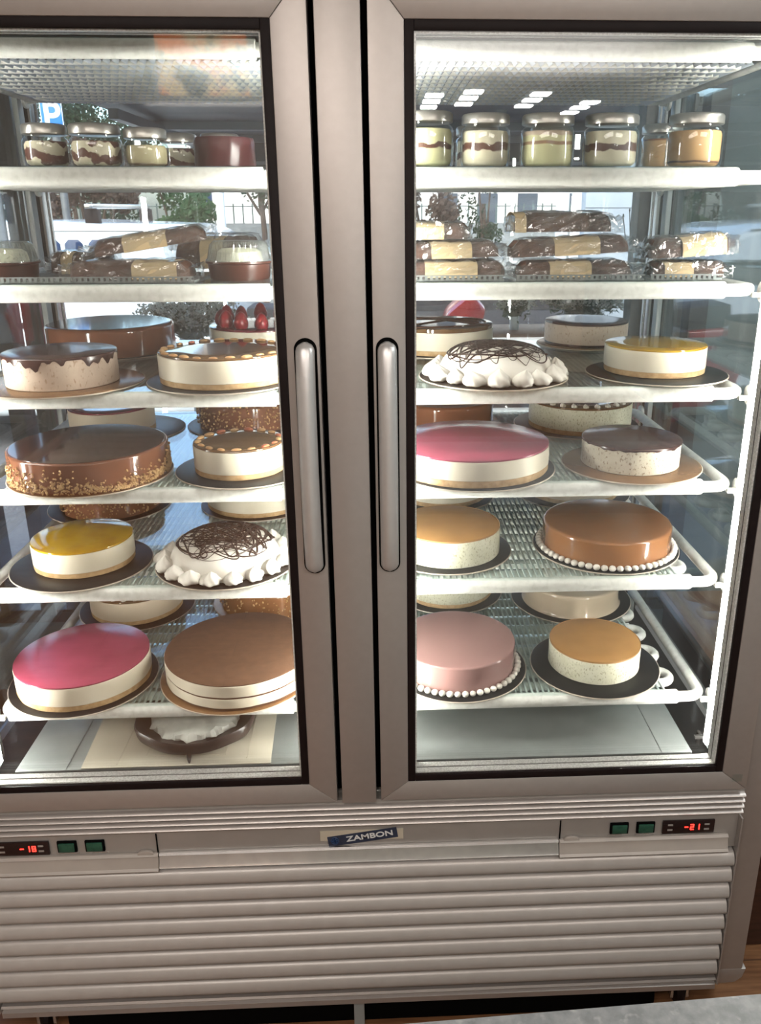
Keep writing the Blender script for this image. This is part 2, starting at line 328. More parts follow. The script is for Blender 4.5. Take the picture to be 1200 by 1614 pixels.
# picture on the far wall (seen mirrored in the door glass), ceiling lamps, pendant
pic = thing('wall_picture', 'orange and brown food picture with added glow, mirrored in the upper left door glass', 'picture', (-0.865, -3.6, 1.735))
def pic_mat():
    m, t, out, v = base('glowing_food_picture')
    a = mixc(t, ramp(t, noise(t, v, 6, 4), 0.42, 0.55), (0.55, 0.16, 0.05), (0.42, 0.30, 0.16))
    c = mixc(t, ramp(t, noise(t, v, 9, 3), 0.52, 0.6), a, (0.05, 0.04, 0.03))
    p = N(t, 'ShaderNodeEmission'); p.inputs[1].default_value = 3.6; t.links.new(c, p.inputs[0]); t.links.new(p.outputs[0], out.inputs[0]); return m  # glow added so the picture's reflection shows in the door glass
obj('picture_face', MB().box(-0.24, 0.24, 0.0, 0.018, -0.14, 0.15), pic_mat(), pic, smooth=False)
obj('picture_frame', MB().box(-0.27, -0.24, -0.02, 0.015, -0.17, 0.18).box(0.24, 0.27, -0.02, 0.015, -0.17, 0.18).box(-0.24, 0.24, -0.02, 0.015, 0.15, 0.18).box(-0.24, 0.24, -0.02, 0.015, -0.17, -0.14), 'white_paint', pic, smooth=False)
struct('wall_1', MB().box(X0, -0.45, -3.72, -3.62, FZ, CZ), 'wall')   # partition that carries the picture
for k, (x, y, pos) in enumerate(((0.55, -6.76, 'cut by the door frame'), (0.86, -6.52, 'second from the left'), (1.44, -6.64, 'third from the left'), (2.0, -7.2, 'rightmost'))):
    t_ = thing('ceiling_lamp', 'white ceiling lamp mirrored above the dessert jars, ' + pos, 'lamp', (x, y, CZ-0.001), 0, 'ceiling lamps mirrored in the right door')
    obj('lamp_housing', MB().box(-0.10, 0.10, -0.52, 0.50, -0.02, 0), 'white_paint', t_, smooth=False)
    for dy in (-0.44, 0, 0.40): obj('lamp_glare_bar', MB().box(-0.075, 0.075, dy-0.06, dy+0.06, -0.035, -0.021), 'lamp', t_, smooth=False)  # three bars put the panes' triple reflection of one lamp into its shape

# ------------------------------------------------------------------ freezer
fz = thing('display_freezer', 'tall grey aluminium display freezer with two glass doors full of cakes', 'freezer', (0, 0.4, FZ))
FO = Vector((0, 0.4, FZ))
class LB(MB):
    """mesh written in world coordinates, shifted to the freezer's base"""
def fobj(name, mb, mat, parent=None, **k):
    mb.v = [(a-FO.x, b-FO.y, c-FO.z) for a, b, c in mb.v]
    return obj(name, mb, mat, parent or fz, **k)
A, GW, G, D, DZ, H = 0.1076, 0.58, 0.0141, 0.0518, 0.0414, 1.2541
DL, DR = A-G-D, A+GW+G+D                      # door edges: 0.0417 .. 0.7535
ZB, ZT = -G-DZ, H+G+0.062                     # door bottom, top
BD, BB = 0.80, 0.78                           # depth of cabinet

# carcass
fobj('machine_housing', MB().box(-0.815, 0.815, 0.06, BD, -0.585, -0.062), 'alu', bevel=0.004)
fobj('top_housing', MB().box(-0.815, 0.815, 0.06, BD, ZT+0.02, ZT+0.16), 'alu', bevel=0.004)
for s in (-1, 1):
    post = MB()
    pl = [(s*0.757, 0.012), (s*0.757, 0.06), (s*0.822, 0.06), (s*0.822, 0.03), (s*0.812, 0.012)]
    post.prism(pl if s < 0 else pl[::-1], 'z', -0.535, ZT+0.16)
    # rounded foot of the post
    post.prism([(s*0.757, -0.575), (s*0.757, -0.535), (s*0.822, -0.535), (s*0.815, -0.56), (s*0.80, -0.573)] if s < 0 else [(0.757, -0.575), (0.80, -0.573), (0.815, -0.56), (0.822, -0.535), (0.757, -0.535)], 'y', 0.012, 0.06)
    fobj('side_post', post, 'alu', bevel=0.002)
fobj('top_header', MB().box(-0.757, 0.757, 0.004, 0.06, ZT+0.008, ZT+0.16), 'alu', bevel=0.002)
fobj('mullion', MB().box(-0.0325, 0.0325, 0.0, 0.035, ZB-0.003, ZT+0.16), 'alu', bevel=0.0015)
fobj('door_gap', MB().box(-0.757, 0.757, 0.045, 0.052, ZB-0.004, ZB+0.03).box(-0.06, 0.06, 0.0405, 0.052, ZB, ZT+0.01).box(-0.757, -0.74, 0.045, 0.052, ZB, ZT+.01).box(0.74, 0.757, 0.045, 0.052, ZB, ZT+.01).box(-0.757, 0.757, 0.045, 0.052, ZT-0.02, ZT+0.012), 'gap', smooth=False)
# side walls of glass, back glass, corner posts
for s in (-1, 1):
    fobj('side_glass', MB().box(s*0.742-0.003, s*0.742+0.003, 0.07, BB, 0.0, H+0.03), 'side_glass', smooth=False)
    cp = MB().box(min(s*0.728, s*0.765), max(s*0.728, s*0.765), BB-0.012, BB+0.02, -0.06, ZT+0.02)
    fobj('corner_post', cp, 'dark_metal', bevel=0.002)
    st = MB().box(min(s*0.722, s*0.727), max(s*0.722, s*0.727), BB-0.03, BB-0.004, 0, H+0.03).box(min(s*0.712, s*0.716), max(s*0.712, s*0.716), BB-0.016, BB-0.006, 0, H+0.03)
    fobj('corner_trim', st, 'alu_bright', smooth=False)
    # front jamb with its light strip
    fobj('front_jamb', MB().box(min(s*0.698, s*0.756), max(s*0.698, s*0.756), 0.0535, 0.085, -0.01, H+0.02), 'inner', smooth=False)
    fobj('light_strip', MB().box(min(s*0.686, s*0.697), max(s*0.686, s*0.697), 0.054, 0.066, 0.01, H), 'led', smooth=False)
    fobj('light_strip', MB().box(min(s*0.030, s*0.052), max(s*0.030, s*0.052), 0.0565, 0.064, 0.01, H-0.055), 'led', smooth=False)
    # sloping rack post with clips
    fobj('rack_post', MB().box(min(s*0.719, s*0.731), max(s*0.719, s*0.731), 0.10, 0.14, -0.03, H+0.01), 'inner', bevel=0.002)
    fobj('rack_post', MB().box(min(s*0.719, s*0.731), max(s*0.719, s*0.731), 0.68, 0.71, -0.03, H+0.01), 'inner', bevel=0.002)
fobj('inner_post', MB().box(-0.058, 0.058, 0.0525, 0.056, 0, H+0.02), 'inner', smooth=False)
fobj('back_glass', MB().box(-0.73, 0.73, BB, BB+0.006, 0.0, H+0.03), 'door_glass', smooth=False)
fobj('cabinet_ceiling', MB().box(-0.757, 0.757, 0.054, BD, H+0.03, ZT+0.018), 'wire', smooth=False)
pan = MB().box(-0.66, 0.66, 0.052, BD-0.02, -0.016, -0.004)
for xx in (-0.565, 0.60): pan.box(xx-0.0015, xx+0.0015, 0.052, BD-0.02, -0.004, -0.0025)
fobj('floor_pan', pan, 'steel', bevel=0.001)
fobj('pan_channel', MB().box(-0.757, 0.757, 0.052, BD, -0.062, -0.045), 'dark_metal', smooth=False)
fobj('drain_tap', MB().tube([(0.69, 0.085, 0.008), (0.69, 0.10, 0.008), (0.69, 0.10, -0.02)], 0.004, 8).box(0.675, 0.705, 0.08, 0.088, 0.004, 0.010), 'dark_metal')
# rib mouldings, recess panel, step, louvres, bottom strip
fobj('rib_moulding', MB().box(-0.757, 0.757, 0.012, 0.05, -0.128, ZB-0.006), 'panel', smooth=False)
for zc in (-0.0745, -0.0875, -0.1005, -0.1135):
    rb = MB().prism([(0.012, zc-0.0048), (0.004, zc-0.0030), (0.001, zc+0.0005), (0.004, zc+0.0040), (0.012, zc+0.0048)], 'x', -0.7565, 0.7565)
    fobj('trim_rib', rb, 'alu', angle=60)
fobj('recess_panel', MB().box(-0.7565, 0.7565, 0.013, 0.05, -0.205, -0.124), 'panel', smooth=False)
fobj('centre_step', MB().prism([(0.012, -0.203), (0.0, -0.201), (-0.003, -0.197), (0.0, -0.193), (0.0075, -0.176), (0.004, -0.173), (0.008, -0.170), (0.012, -0.170)], 'x', -0.392, 0.392), 'alu_bright', angle=25)
for s in (-1, 1):
    xa, xb = (0.394, 0.735) if s > 0 else (-0.735, -0.394)
    cov = MB().prism([(0.012, -0.212), (0.0, -0.209), (-0.004, -0.203), (0.0, -0.199), (0.0075, -0.178), (0.003, -0.174), (0.008, -0.170), (0.012, -0.170)], 'x', xa, xb)
    cv = fobj('control_cover', cov, 'panel_tan', angle=25)
    fobj('panel_seam', MB().box(xa if s > 0 else xb-0.002, xa+0.002 if s > 0 else xb, 0.010, 0.014, -0.17, -0.126), 'gap', cv, smooth=False)
    xk = s*0.418
    fobj('latch_knob', MB().prism([(xk+0.016*cos(a*pi/8), -0.171+0.008*sin(a*pi/8)) for a in range(16, 32)]+[(xk+0.016, -0.171)], 'y', 0.006, 0.012), 'panel_tan', cv, bevel=0.001)
    for (pa_, pb_, pz_) in ((0.49, 0.52, -0.1665), (0.545, 0.585, -0.1665), (0.60, 0.645, -0.1695)): fobj('printed_strip', MB().box(min(s*pa_, s*pb_), max(s*pa_, s*pb_), 0.0118, 0.0129, pz_-0.001, pz_+0.001), 'alu_bright', cv, smooth=False)
    for xc in (0.513, 0.566):
        sw = fobj('rocker_switch', MB().box(s*xc-0.0185, s*xc+0.0185, 0.008, 0.0125, -0.161, -0.1355), 'gap', bevel=0.001)
        fobj('switch_rocker', MB().box(s*xc-0.0150, s*xc+0.0150, 0.0045, 0.0085, -0.158, -0.1385), 'switch', sw, bevel=0.0015)
    dp = fobj('temperature_display', MB().box(min(s*0.600, s*0.705), max(s*0.600, s*0.705), 0.008, 0.0125, -0.165, -0.134), 'display', bevel=0.001)
    for dx in (-0.037, 0.037):
        for dz in (-0.006, 0.006): fobj('display_button', MB().box(s*0.652+dx-0.005, s*0.652+dx+0.005, 0.0072, 0.0081, -0.149+dz-0.0018, -0.149+dz+0.0018), 'panel', dp, smooth=False)
    SEG = {'8': 'abcdefg', '1': 'bc', '2': 'abged', '-': 'g'}
    def seg(mb, ch, x, z, w=0.0075, h=0.013, t=0.0018):
        bx = {'a': (0, w, h-t, h), 'g': (0, w, h/2-t/2, h/2+t/2), 'd': (0, w, 0, t), 'f': (0, t, h/2, h), 'e': (0, t, 0, h/2), 'b': (w-t, w, h/2, h), 'c': (w-t, w, 0, h/2)}
        for k in SEG[ch]:
            a, b, c, d = bx[k]; mb.box(x+a, x+b, 0.0068, 0.0081, z+c, z+d)
    dg = MB(); txt, x0 = ('-18', -0.655) if s < 0 else ('-21', 0.644)
    for i, ch in enumerate(txt): seg(dg, ch, x0+i*0.0115, -0.1555)
    fobj('red_digits', dg, 'red_led', dp, smooth=False)
# louvres: nine rolled slats
zt = -0.2120
fobj('louvre_back', MB().box(-0.752, 0.752, 0.036, 0.05, -0.575, -0.205), 'gap', smooth=False)
NL = 8; pitch = (0.5430-0.2120)/NL
for i in range(NL):
    z = zt-i*pitch
    prof = [(0.034, z-pitch*0.999), (0.017, z-pitch*0.999), (0.017, z-pitch*0.78), (0.002, z-pitch*0.76), (-0.0015, z-pitch*0.70), (-0.0025, z-pitch*0.55), (-0.001, z-pitch*0.35), (0.003, z-pitch*0.15), (0.009, z-pitch*0.03), (0.018, z-0.0002), (0.034, z-0.0002)]
    fobj('louvre_slat', MB().prism(prof[::-1], 'x', -0.752+i*0.0002, 0.752-i*0.0002), 'slat', angle=50)
fobj('bottom_strip', MB().prism([(0.034, -0.579), (0.004, -0.579), (0.0, -0.575), (0.0, -0.562), (0.006, -0.560), (0.006, -0.553), (0.0, -0.550), (0.003, -0.546), (0.034, -0.545)][::-1], 'x', -0.752, 0.752), 'alu', angle=30)
for s in (-1, 1): fobj('louvre_edge', MB().box(min(s*0.7535, s*0.7565), max(s*0.7535, s*0.7565), -0.002, 0.05, -0.56, -0.125), 'alu', smooth=False)
for x in (-0.68, 0.69):
    for y in (0.046, 0.70):
        c = fobj('caster', MB().lathe([(0.001, -0.008), (0.030, -0.008), (0.036, 0), (0.030, 0.008), (0.001, 0.008)], 20), 'gasket')
        c.data.transform(Matrix.Translation((x-FO.x, y-FO.y, 0.0365)) @ Matrix.Rotation(pi/2, 4, 'Y') @ Matrix.Translation(FO))
        fobj('caster_bracket', MB().box(x-0.028, x+0.028, y-0.02, y+0.02, -0.592, -0.584).box(x-0.02, x-0.014, y-0.018, y+0.018, -0.63, -0.59).box(x+0.014, x+0.02, y-0.018, y+0.018, -0.63, -0.59), 'alu_bright', c, smooth=False)
fobj('underside_shade_sheet', MB().box(-0.635, 0.635, 0.030, 0.038, -0.659, -0.586), 'gap', smooth=False)  # black sheet standing in for the shadow under the cabinet
fobj('under_tray', MB().box(-0.025, -0.003, 0.018, 0.029, -0.66, -0.585), 'inner', smooth=False)

# brand sticker
sk = fobj('brand_sticker', MB().box(-0.079, 0.084, 0.0108, 0.0128, -0.1565, -0.1335), 'paper')
sk['label'] = 'tilted dark blue brand sticker on a pale backing'
def rotbox(mb, cx, cz, w, h, ang, y0, y1):
    c, s = cos(ang), sin(ang)
    pts = [(cx+c*a-s*b, cz+s*a+c*b) for a, b in ((-w/2, -h/2), (w/2, -h/2), (w/2, h/2), (-w/2, h/2))]
    return mb.prism(pts, 'y', y0, y1)
ANG = radians(8)
M['navy'] = P('navy_sticker', (0.045, 0.06, 0.10), (0.03, 0.04, 0.07), 40, rough=0.25)
fobj('sticker_face', rotbox(MB(), 0.004, -0.1490, 0.137, 0.0235, ANG, 0.0098, 0.0107), 'navy', sk, smooth=False)
def text_mesh(body, size, ang, cx, cz, y, mat, name, parent, ext=0.0004, sx=1.0):
    cu = bpy.data.curves.new('t', 'FONT'); cu.body = body; cu.size = size; cu.extrude = ext; cu.align_x = 'CENTER'; cu.align_y = 'CENTER'; cu.offset = size*0.02
    o = bpy.data.objects.new('t', cu); COL.objects.link(o); dg_ = bpy.context.evaluated_depsgraph_get()
    me = bpy.data.meshes.new_from_object(o.evaluated_get(dg_)); bpy.data.objects.remove(o)
    me.transform(Matrix.Translation((cx, y, cz)) @ Matrix.Rotation(-ang, 4, 'Y') @ Matrix.Rotation(pi/2, 4, 'X') @ Matrix.Diagonal((sx, 1, 1, 1)))
    if parent is fz or parent.parent is fz: me.transform(Matrix.Translation(-FO))
    me.name = name; me.materials.clear(); me.materials.append(M[mat]); r = bpy.data.objects.new(name, me); link(r, parent); return r
text_mesh('ZAMBON', 0.0165, ANG, 0.018, -0.1465, 0.0093, 'white_paint', 'lettering', sk, sx=1.32)
lg = MB()
for a in range(3): rotbox(lg, -0.0505, -0.1555, 0.0125, 0.0022, ANG+a*pi/3, 0.0090, 0.0098)
rg = [(-0.0505+0.0075*cos(a*pi/12), 0.0094, -0.1555+0.0075*sin(a*pi/12)) for a in range(24)]
lg.tube(rg, 0.0008, 6, closed=True)
M['blue_mark'] = P('blue_emblem', (0.02, 0.06, 0.16), rough=0.3)
fobj('emblem', lg, 'blue_mark', sk)

# doors
def make_door(s):
    def X(v): return s*v
    def bx(mb, a, b, y0, y1, z0, z1): return mb.box(min(X(a), X(b)), max(X(a), X(b)), y0, y1, z0, z1)
    ai, ao = A-G, A+GW+G
    # stile near the mullion is pierced by the handle recess; build the frame from four mitred members
    fr = MB()
    T = 0.0335
    e = 0.0003
    def member(pts, y0=0.0, y1=T):
        p = [(X(a), b) for a, b in pts]
        area_ = sum(p[i][0]*p[(i+1) % 4][1]-p[(i+1) % 4][0]*p[i][1] for i in range(4))
        fr.prism(p if area_ > 0 else p[::-1], 'y', y0, y1)
    zi0, zi1 = -G, H+G
    member([(DL, ZB), (DR, ZB), (ao, zi0), (ai, zi0)]); member([(DL, ZT), (DR, ZT), (ao, zi1), (ai, zi1)])
    member([(DL+e, ZB+e*3), (ai, zi0+e*2), (ai, zi1-e*2), (DL+e, ZT-e*3)]); member([(DR-e, ZB+e*3), (ao, zi0+e*2), (ao, zi1-e*2), (DR-e, ZT-e*3)])
    d = fobj('door', fr, 'alu', bevel=0.0012)
    d['label'] = 'left glass door with grey frame' if s < 0 else 'right glass door with grey frame'
    gk = MB()
    bx(gk, ai, A, 0.001, T, -G, H+G); bx(gk, A+GW, ao, 0.001, T, -G, H+G); bx(gk, A, A+GW, 0.001, T, -G, 0); bx(gk, A, A+GW, 0.001, T, H, H+G)
    fobj('gasket', gk, 'gasket', d, bevel=0.0012)
    for y in (0.003, 0.0375): fobj('glass_pane', bx(MB(), A-0.002, A+GW+0.002, y, y+0.003, -0.002, H+0.002), 'door_glass', d, smooth=False)
    for (ya, yb) in ((0.0075, 0.0195), (0.0235, 0.0360)):
        sp = MB(); w = 0.0006
        bx(sp, A, A+0.003, ya, yb, w, H-w); bx(sp, A+GW-0.003, A+GW, ya, yb, w, H-w)
        bx(sp, A, A+GW, ya, yb, w-0.0006, w+0.002); bx(sp, A, A+GW, ya, yb, H-w-0.002, H)
        fobj('glass_spacer', sp, 'spacer', d, smooth=False)
    bk = MB()
    for ya in (0.0198, 0.0362):
        bx(bk, A, A+0.0035, ya, ya+0.0012, 0, H); bx(bk, A+GW-0.0035, A+GW, ya, ya+0.0012, 0, H); bx(bk, A, A+GW, ya, ya+0.0012, 0, 0.0026); bx(bk, A, A+GW, ya, ya+0.0012, H-0.003, H)
    fobj('glass_seal', bk, 'gasket', d, smooth=False)
    # handle: oval black cup set on the stile and a bowed satin grip
    hc = 0.0642; z0, z1 = 0.424, 0.826; r = 0.0180
    pts = [(X(hc)+r*cos(t), z1-r+r*sin(t)) for t in [pi*i/16 for i in range(17)]]+[(X(hc)+r*cos(t), z0+r+r*sin(t)) for t in [pi+pi*i/16 for i in range(17)]]
    fobj('handle_cup', MB().prism(pts, 'y', -0.0012, 0.001), 'gap', d)
    path = []; K = 90
    for i in range(K+1):
        u = i/K; z = z0+0.004+(z1-z0-0.010)*u; bow = sin(pi*u)**0.42 if 0 < u < 1 else 0
        path.append((X(hc)-0.000*s, 0.004-0.030*bow, z))
    hb = MB(); n = 16
    vs = []; fs = []
    for i, p in enumerate(path):
        q_ = min(p[2]-(z0+0.004)+0.0004, (z1-0.006)-p[2]+0.0004)/0.015; wx = 0.0152*(sqrt(max(0.02, 1-(1-min(1, q_))**2)))
        for j in range(n):
            t = 2*pi*j/n; vs.append((p[0]+wx*cos(t), p[1]+0.012*sin(t), p[2]))
    for i in range(K):
        for j in range(n): fs.append((i*n+j, i*n+(j+1) % n, (i+1)*n+(j+1) % n, (i+1)*n+j))
    fs += [tuple(range(n-1, -1, -1)), tuple(range(K*n, K*n+n))]
    hb.add(vs, fs)
    fobj('handle', hb, 'handle', d, angle=60)
    return d
make_door(-1); dr_ = make_door(1)
fobj('tape_mark', MB().box(0.722, 0.742, -0.0006, 0.0003, -0.036, -0.020), 'shelf_glass', dr_, smooth=False)

# ------------------------------------------------------------------ shelves
ZS = {0: 1.262, 1: 1.081, 2: 0.901, 3: 0.722, 4: 0.548, 5: 0.356, 6: 0.102}
def make_shelf(z, label):
    t_ = thing('freezer_shelf', label, 'shelf', (0, 0.4, z), 0, None)
    y0, y1 = 0.11-0.4, 0.70-0.4; zr = -0.016
    def corner(cx, cy, a0, r=0.03): return [(cx+r*cos(a0+pi/2*i/6), cy+r*sin(a0+pi/2*i/6), zr) for i in range(7)]
    X = 0.692
    path = corner(-X+0.03, y0+0.03, pi)+corner(X-0.03, y0+0.03, -pi/2)+corner(X-0.03, y1-0.03, 0)+corner(-X+0.03, y1-0.03, pi/2)
    obj('rail', MB().tube(path, 0.0105, 12, closed=True), 'frost', t_)
    sl = MB()
    for a, b in ((-0.678, -0.128), (0.05, 0.640)):
        prof = [(y0+0.0135*cos(q*pi/8), zr+0.0145*sin(q*pi/8)+0.0005) for q in range(16)]
        sl.prism(prof, 'x', a, b)
    obj('front_sleeve', sl, 'frost', t_, bevel=0.002)
    # serpentine coil
    zc = -0.0205; ys = [y0+0.058+0.047*k for k in range(11)]; xe = 0.628; pth = []
    for k, y in enumerate(ys):
        sgn = 1 if k % 2 == 0 else -1
        pth += [(-sgn*xe, y, zc), (-sgn*xe*0.3, y, zc), (sgn*xe*0.3, y, zc), (sgn*xe, y, zc)]
        if k < 10:
            for i in range(1, 8):
                q = -pi/2+pi*i/8; pth.append((sgn*(xe+0.0235*cos(q)), y+0.0235+0.0235*sin(q), zc))
    obj('cooling_coil', MB().tube(pth, 0.0092, 10), 'frost', t_)
    wm = MB(); x = -0.625
    while x < 0.626:
        for (cx, cz) in ((x, -0.0095),):
            wm.box(cx-0.0019, cx+0.0019, y0+0.010, y1-0.008, cz-0.0019, cz+0.0019)
        x += 0.0112
    for y in (y0+0.09, y0+0.30, y0+0.51): wm.box(-0.63, 0.63, y-0.002, y+0.002, -0.0145, -0.0115)
    obj('wire_grid', wm, 'wire', t_, smooth=False)
    g = obj('glass_plate', MB().box(-0.612, 0.612, y0-0.006, y1-0.01, -0.0065, 0.0), 'shelf_glass', t_, smooth=False)
    for s in (-1, 1):
        for yy in (y0, y1):
            br = MB()
            pr = [(yy+0.019*cos(q*pi/12), zr-0.003+0.0185*sin(q*pi/12)) for q in range(24)]
            br.prism(pr, 'x', min(s*0.705, s*0.712), max(s*0.705, s*0.712))
            br.box(min(s*0.688, s*0.706), max(s*0.688, s*0.706), yy-0.006, yy+0.006, zr-0.012, zr-0.004)
            obj('shelf_clip', br, 'frost', t_, bevel=0.0015)
    return t_
names = {0: 'white ribbed wire shelf at the very top of the freezer, nothing on it', 1: 'white freezer shelf holding the dessert jars', 2: 'white freezer shelf holding the film-wrapped logs and ribbed tubs',
         3: 'white freezer shelf directly below the wrapped logs, holding the topmost row of cakes', 4: 'white freezer shelf with the pink-topped cake and nut-edged chocolate cake',
         5: 'white freezer shelf with the beaded caramel cake and yellow cake at left', 6: 'lowest white freezer shelf, with the raspberry, cocoa and mauve cakes'}
sh0 = make_shelf(ZS[0], names[0]); sh0['group'] = 'freezer shelves'
for k in range(1, 7):
    c = copy_tree(sh0); c.location = (0, 0.4, ZS[k]); c['label'] = names[k]
rbm = MB(); xs_ = [-0.66+0.00175*i for i in range(755)]
rv = [(x, y, -0.026+0.0028*sin(2*pi*x/0.014)) for y in (-0.27, 0.29) for x in xs_]
rbm.add(rv, [(i, i+755, i+756, i+1) for i in range(754)])
M['rib_plate'] = P('blue_grey_ribbed_plate', (0.62, 0.70, 0.78), (0.56, 0.64, 0.72), 30, rough=0.4)
obj('ribbed_plate', rbm, 'rib_plate', sh0)

# ------------------------------------------------------------------ cakes
def disc(R, z0, z1, n=96, bev=0.001, wob=0.0, seed=0, rin=0.0):
    rnd = random.Random(seed); ph = [rnd.uniform(0, 6.28) for _ in range(5)]
    def fr(a, r, z): return r*(1+wob*(sin(3*a+ph[0])*0.5+sin(7*a+ph[1]+z*90)*0.35+sin(17*a+ph[2]+z*200)*0.25))
    prof = [(R-bev*2 if bev*2 < R else R*0.5, z0), (R-bev*0.4, z0+bev*0.4), (R, z0+bev*1.4)]
    prof = [(0.0005, z0), (R-bev, z0), (R, z0+bev)]
    st = 5
    for i in range(1, st): prof.append((R, z0+bev+(z1-z0-2*bev)*i/st))
    prof += [(R, z1-bev), (R-bev*0.3, z1-bev*0.3), (R-bev, z1), (R*0.6, z1), (0.0005, z1)]
    return MB().lathe(prof, n, fr=fr)
def board(x, y, z, R, mat, label):
    t_ = thing('cake_board', label, 'cake board', (x, y, z+.0004), 0)
    obj('board_face', disc(R-0.0015, 0.0005, 0.0030, 96, 0.0006), mat, t_)
    obj('board_rim', disc(R, 0.0, 0.0024, 96, 0.0008), 'board_rim', t_)
    return t_
def ringpos(R, n, a0=0.0): return [(R*cos(a0+2*pi*i/n), R*sin(a0+2*pi*i/n), a0+2*pi*i/n) for i in range(n)]
def copies(first, places):
    """first object placed at places[0], copies for the rest; place = (loc, rot or None, scale or None)"""
    for i, (l, r, s) in enumerate(places):
        o = first if i == 0 else first.copy()
        if i: COL.objects.link(o); o.parent = first.parent
        o.location = l
        if r: o.rotation_euler = r
        if s: o.scale = (s, s, s) if not isinstance(s, tuple) else s
def mousse_cake(x, y, zs, R, h, label, side, top, basem='biscuit', bh=0.010, toph=0.004, seed=1, wob=0.004, drip=0.0, midline=None, topround=0.0012, bz=0.0036, rz=0.0):
    t_ = thing('cake', label, 'cake', (x, y, zs+bz), rz)
    if basem: obj('cake_base', disc(R*0.993, 0.0, bh+0.001, 120, 0.001, wob*2.2, seed), basem, t_)
    z0 = bh if basem else 0
    if midline:
        zz = z0
        for (frac, mt, nm) in midline:
            z1 = zz+(h-toph-z0)*frac
            obj(nm, disc(R*(0.988 if 'sponge' in nm else 1.0), zz, z1+0.0006, 120, 0.001, wob*2, seed+3), mt, t_); zz = z1
    else:
        obj('mousse_filling', disc(R, z0, h-toph+0.0005, 120, 0.001, wob, seed), side, t_)
    if drip:
        rnd = random.Random(seed); ph = [rnd.uniform(0, 6.28) for _ in range(4)]
        n = 144; R2 = R+0.0012
        def fz(a, r, z):
            if z < h-toph*0.9-1e-6 and r > R: return h-toph-drip*max(0, 0.35+0.4*sin(5*a+ph[0])+0.35*sin(13*a+ph[1])+0.3*sin(29*a+ph[2]))
            return z
        obj('topping', MB().lathe([(R*0.97, h-toph*1.0), (R2, h-toph), (R2+0.0002, h-toph*0.5), (R2-0.0006, h-0.0006), (R-0.001, h), (R*0.5, h+0.0004), (0.0005, h+0.0004)], n, fz=fz), top, t_)
    else:
        obj('topping', disc(R-0.0006, h-toph, h, 120, topround, wob*0.5, seed), top, t_)
    return t_
def glazed_cake(x, y, zs, R, h, label, mat, top=None, seed=2, rr=0.006, foot=0.0):
    t_ = thing('cake', label, 'cake', (x, y, zs+0.0036), 0)
    prof = [(0.0005, 0), (R+foot, 0), (R+foot*0.6, 0.003), (R, 0.007), (R-0.0005, h*0.5), (R, h-rr)]
    for i in range(1, 6):
        q = pi/2*i/6; prof.append((R-rr+rr*cos(q), h-rr+rr*sin(q)))
    ptop = [(R-rr, h), (R-rr-0.004, h+0.0002), (R*0.5, h+0.0002), (0.0005, h+0.0002)]
    rnd = random.Random(seed); ph = [rnd.uniform(0, 6.28) for _ in range(3)]
    fr = lambda a, r, z: r*(1+0.0015*sin(4*a+ph[0])+0.001*sin(11*a+ph[1]+z*60)) if r > 0.01 else r
    obj('glazed_body', MB().lathe(prof+ptop, 120, fr=fr), mat, t_, angle=60)
    if top: obj('glazed_top', MB().lathe([(R-rr-0.001, h), (R-rr-0.0015, h+0.0008), (0.0005, h+0.0012)], 96), top, t_)
    return t_
def beads(t_, R, n, r=0.0068, z=0.005):
    b = obj('cream_bead', MB().ball((0, 0, 0), r, r, r*0.86, 14, 9), 'white_cream', t_)
    rnd = random.Random(n)
    copies(b, [((px, py, z), None, rnd.uniform(0.92, 1.08)) for px, py, a in ringpos(R, n)])
def kiss_mesh(r, h, tw=1.0, ribs=7, seed=0):
    rnd = random.Random(seed)
    prof = [(0.0005, 0), (r*0.75, 0), (r*0.97, h*0.12), (r, h*0.28), (r*0.93, h*0.44), (r*0.74, h*0.60), (r*0.50, h*0.74), (r*0.26, h*0.87), (r*0.12, h*0.95), (0.0005, h)]
    lx, ly = rnd.uniform(-.3, .3), rnd.uniform(-.3, .3)
    mb = MB(); n = 42; vs = []; fs = []
    for i, (pr, pz) in enumerate(prof):
        for j in range(n):
            a = 2*pi*j/n; q = pr*(1+0.13*sin(ribs*(a+tw*pz/h*1.6))+0.03*sin(3*a+seed))
            vs.append((q*cos(a)+lx*pz*pz/h, q*sin(a)+ly*pz*pz/h, pz))
    for i in range(len(prof)-1):
        for j in range(n): fs.append((i*n+j, i*n+(j+1) % n, (i+1)*n+(j+1) % n, (i+1)*n+j))
    fs += [tuple(range(n-1, -1, -1)), tuple(range((len(prof)-1)*n, len(prof)*n))]
    return mb.add(vs, fs)
def crumbs(t_, R, n, h, name='nut_crumbs', mat='nut_pale', seed=3, top=False, dense_low=True):
    rnd = random.Random(seed); mb = MB()
    for i in range(n):
        a = rnd.uniform(0, 2*pi); patch = 0.5+0.5*sin(3*a+1.0)+0.25*sin(7*a)
        z = 0.002+abs(rnd.gauss(0, 1))*h*(0.16+0.28*max(0, patch)) if dense_low else rnd.uniform(0.003, h-0.003)
        if z > h-0.004: z = rnd.uniform(0.002, h*0.5)
        rr = R+0.0012
        if top and rnd.random() < 0.3: rr = rnd.uniform(R*0.8, R); z = h+0.001
        s = rnd.uniform(0.0013, 0.0030); q = Quaternion((rnd.random()-.5, rnd.random()-.5, rnd.random()-.5, rnd.random()-.5)).normalized()
        mb.ball((rr*cos(a), rr*sin(a), z), s*1.3, s*0.85, s*0.7, 5, 4, q)
    o = obj(name, mb, mat, t_, smooth=False); o['kind'] = 'stuff'; return o
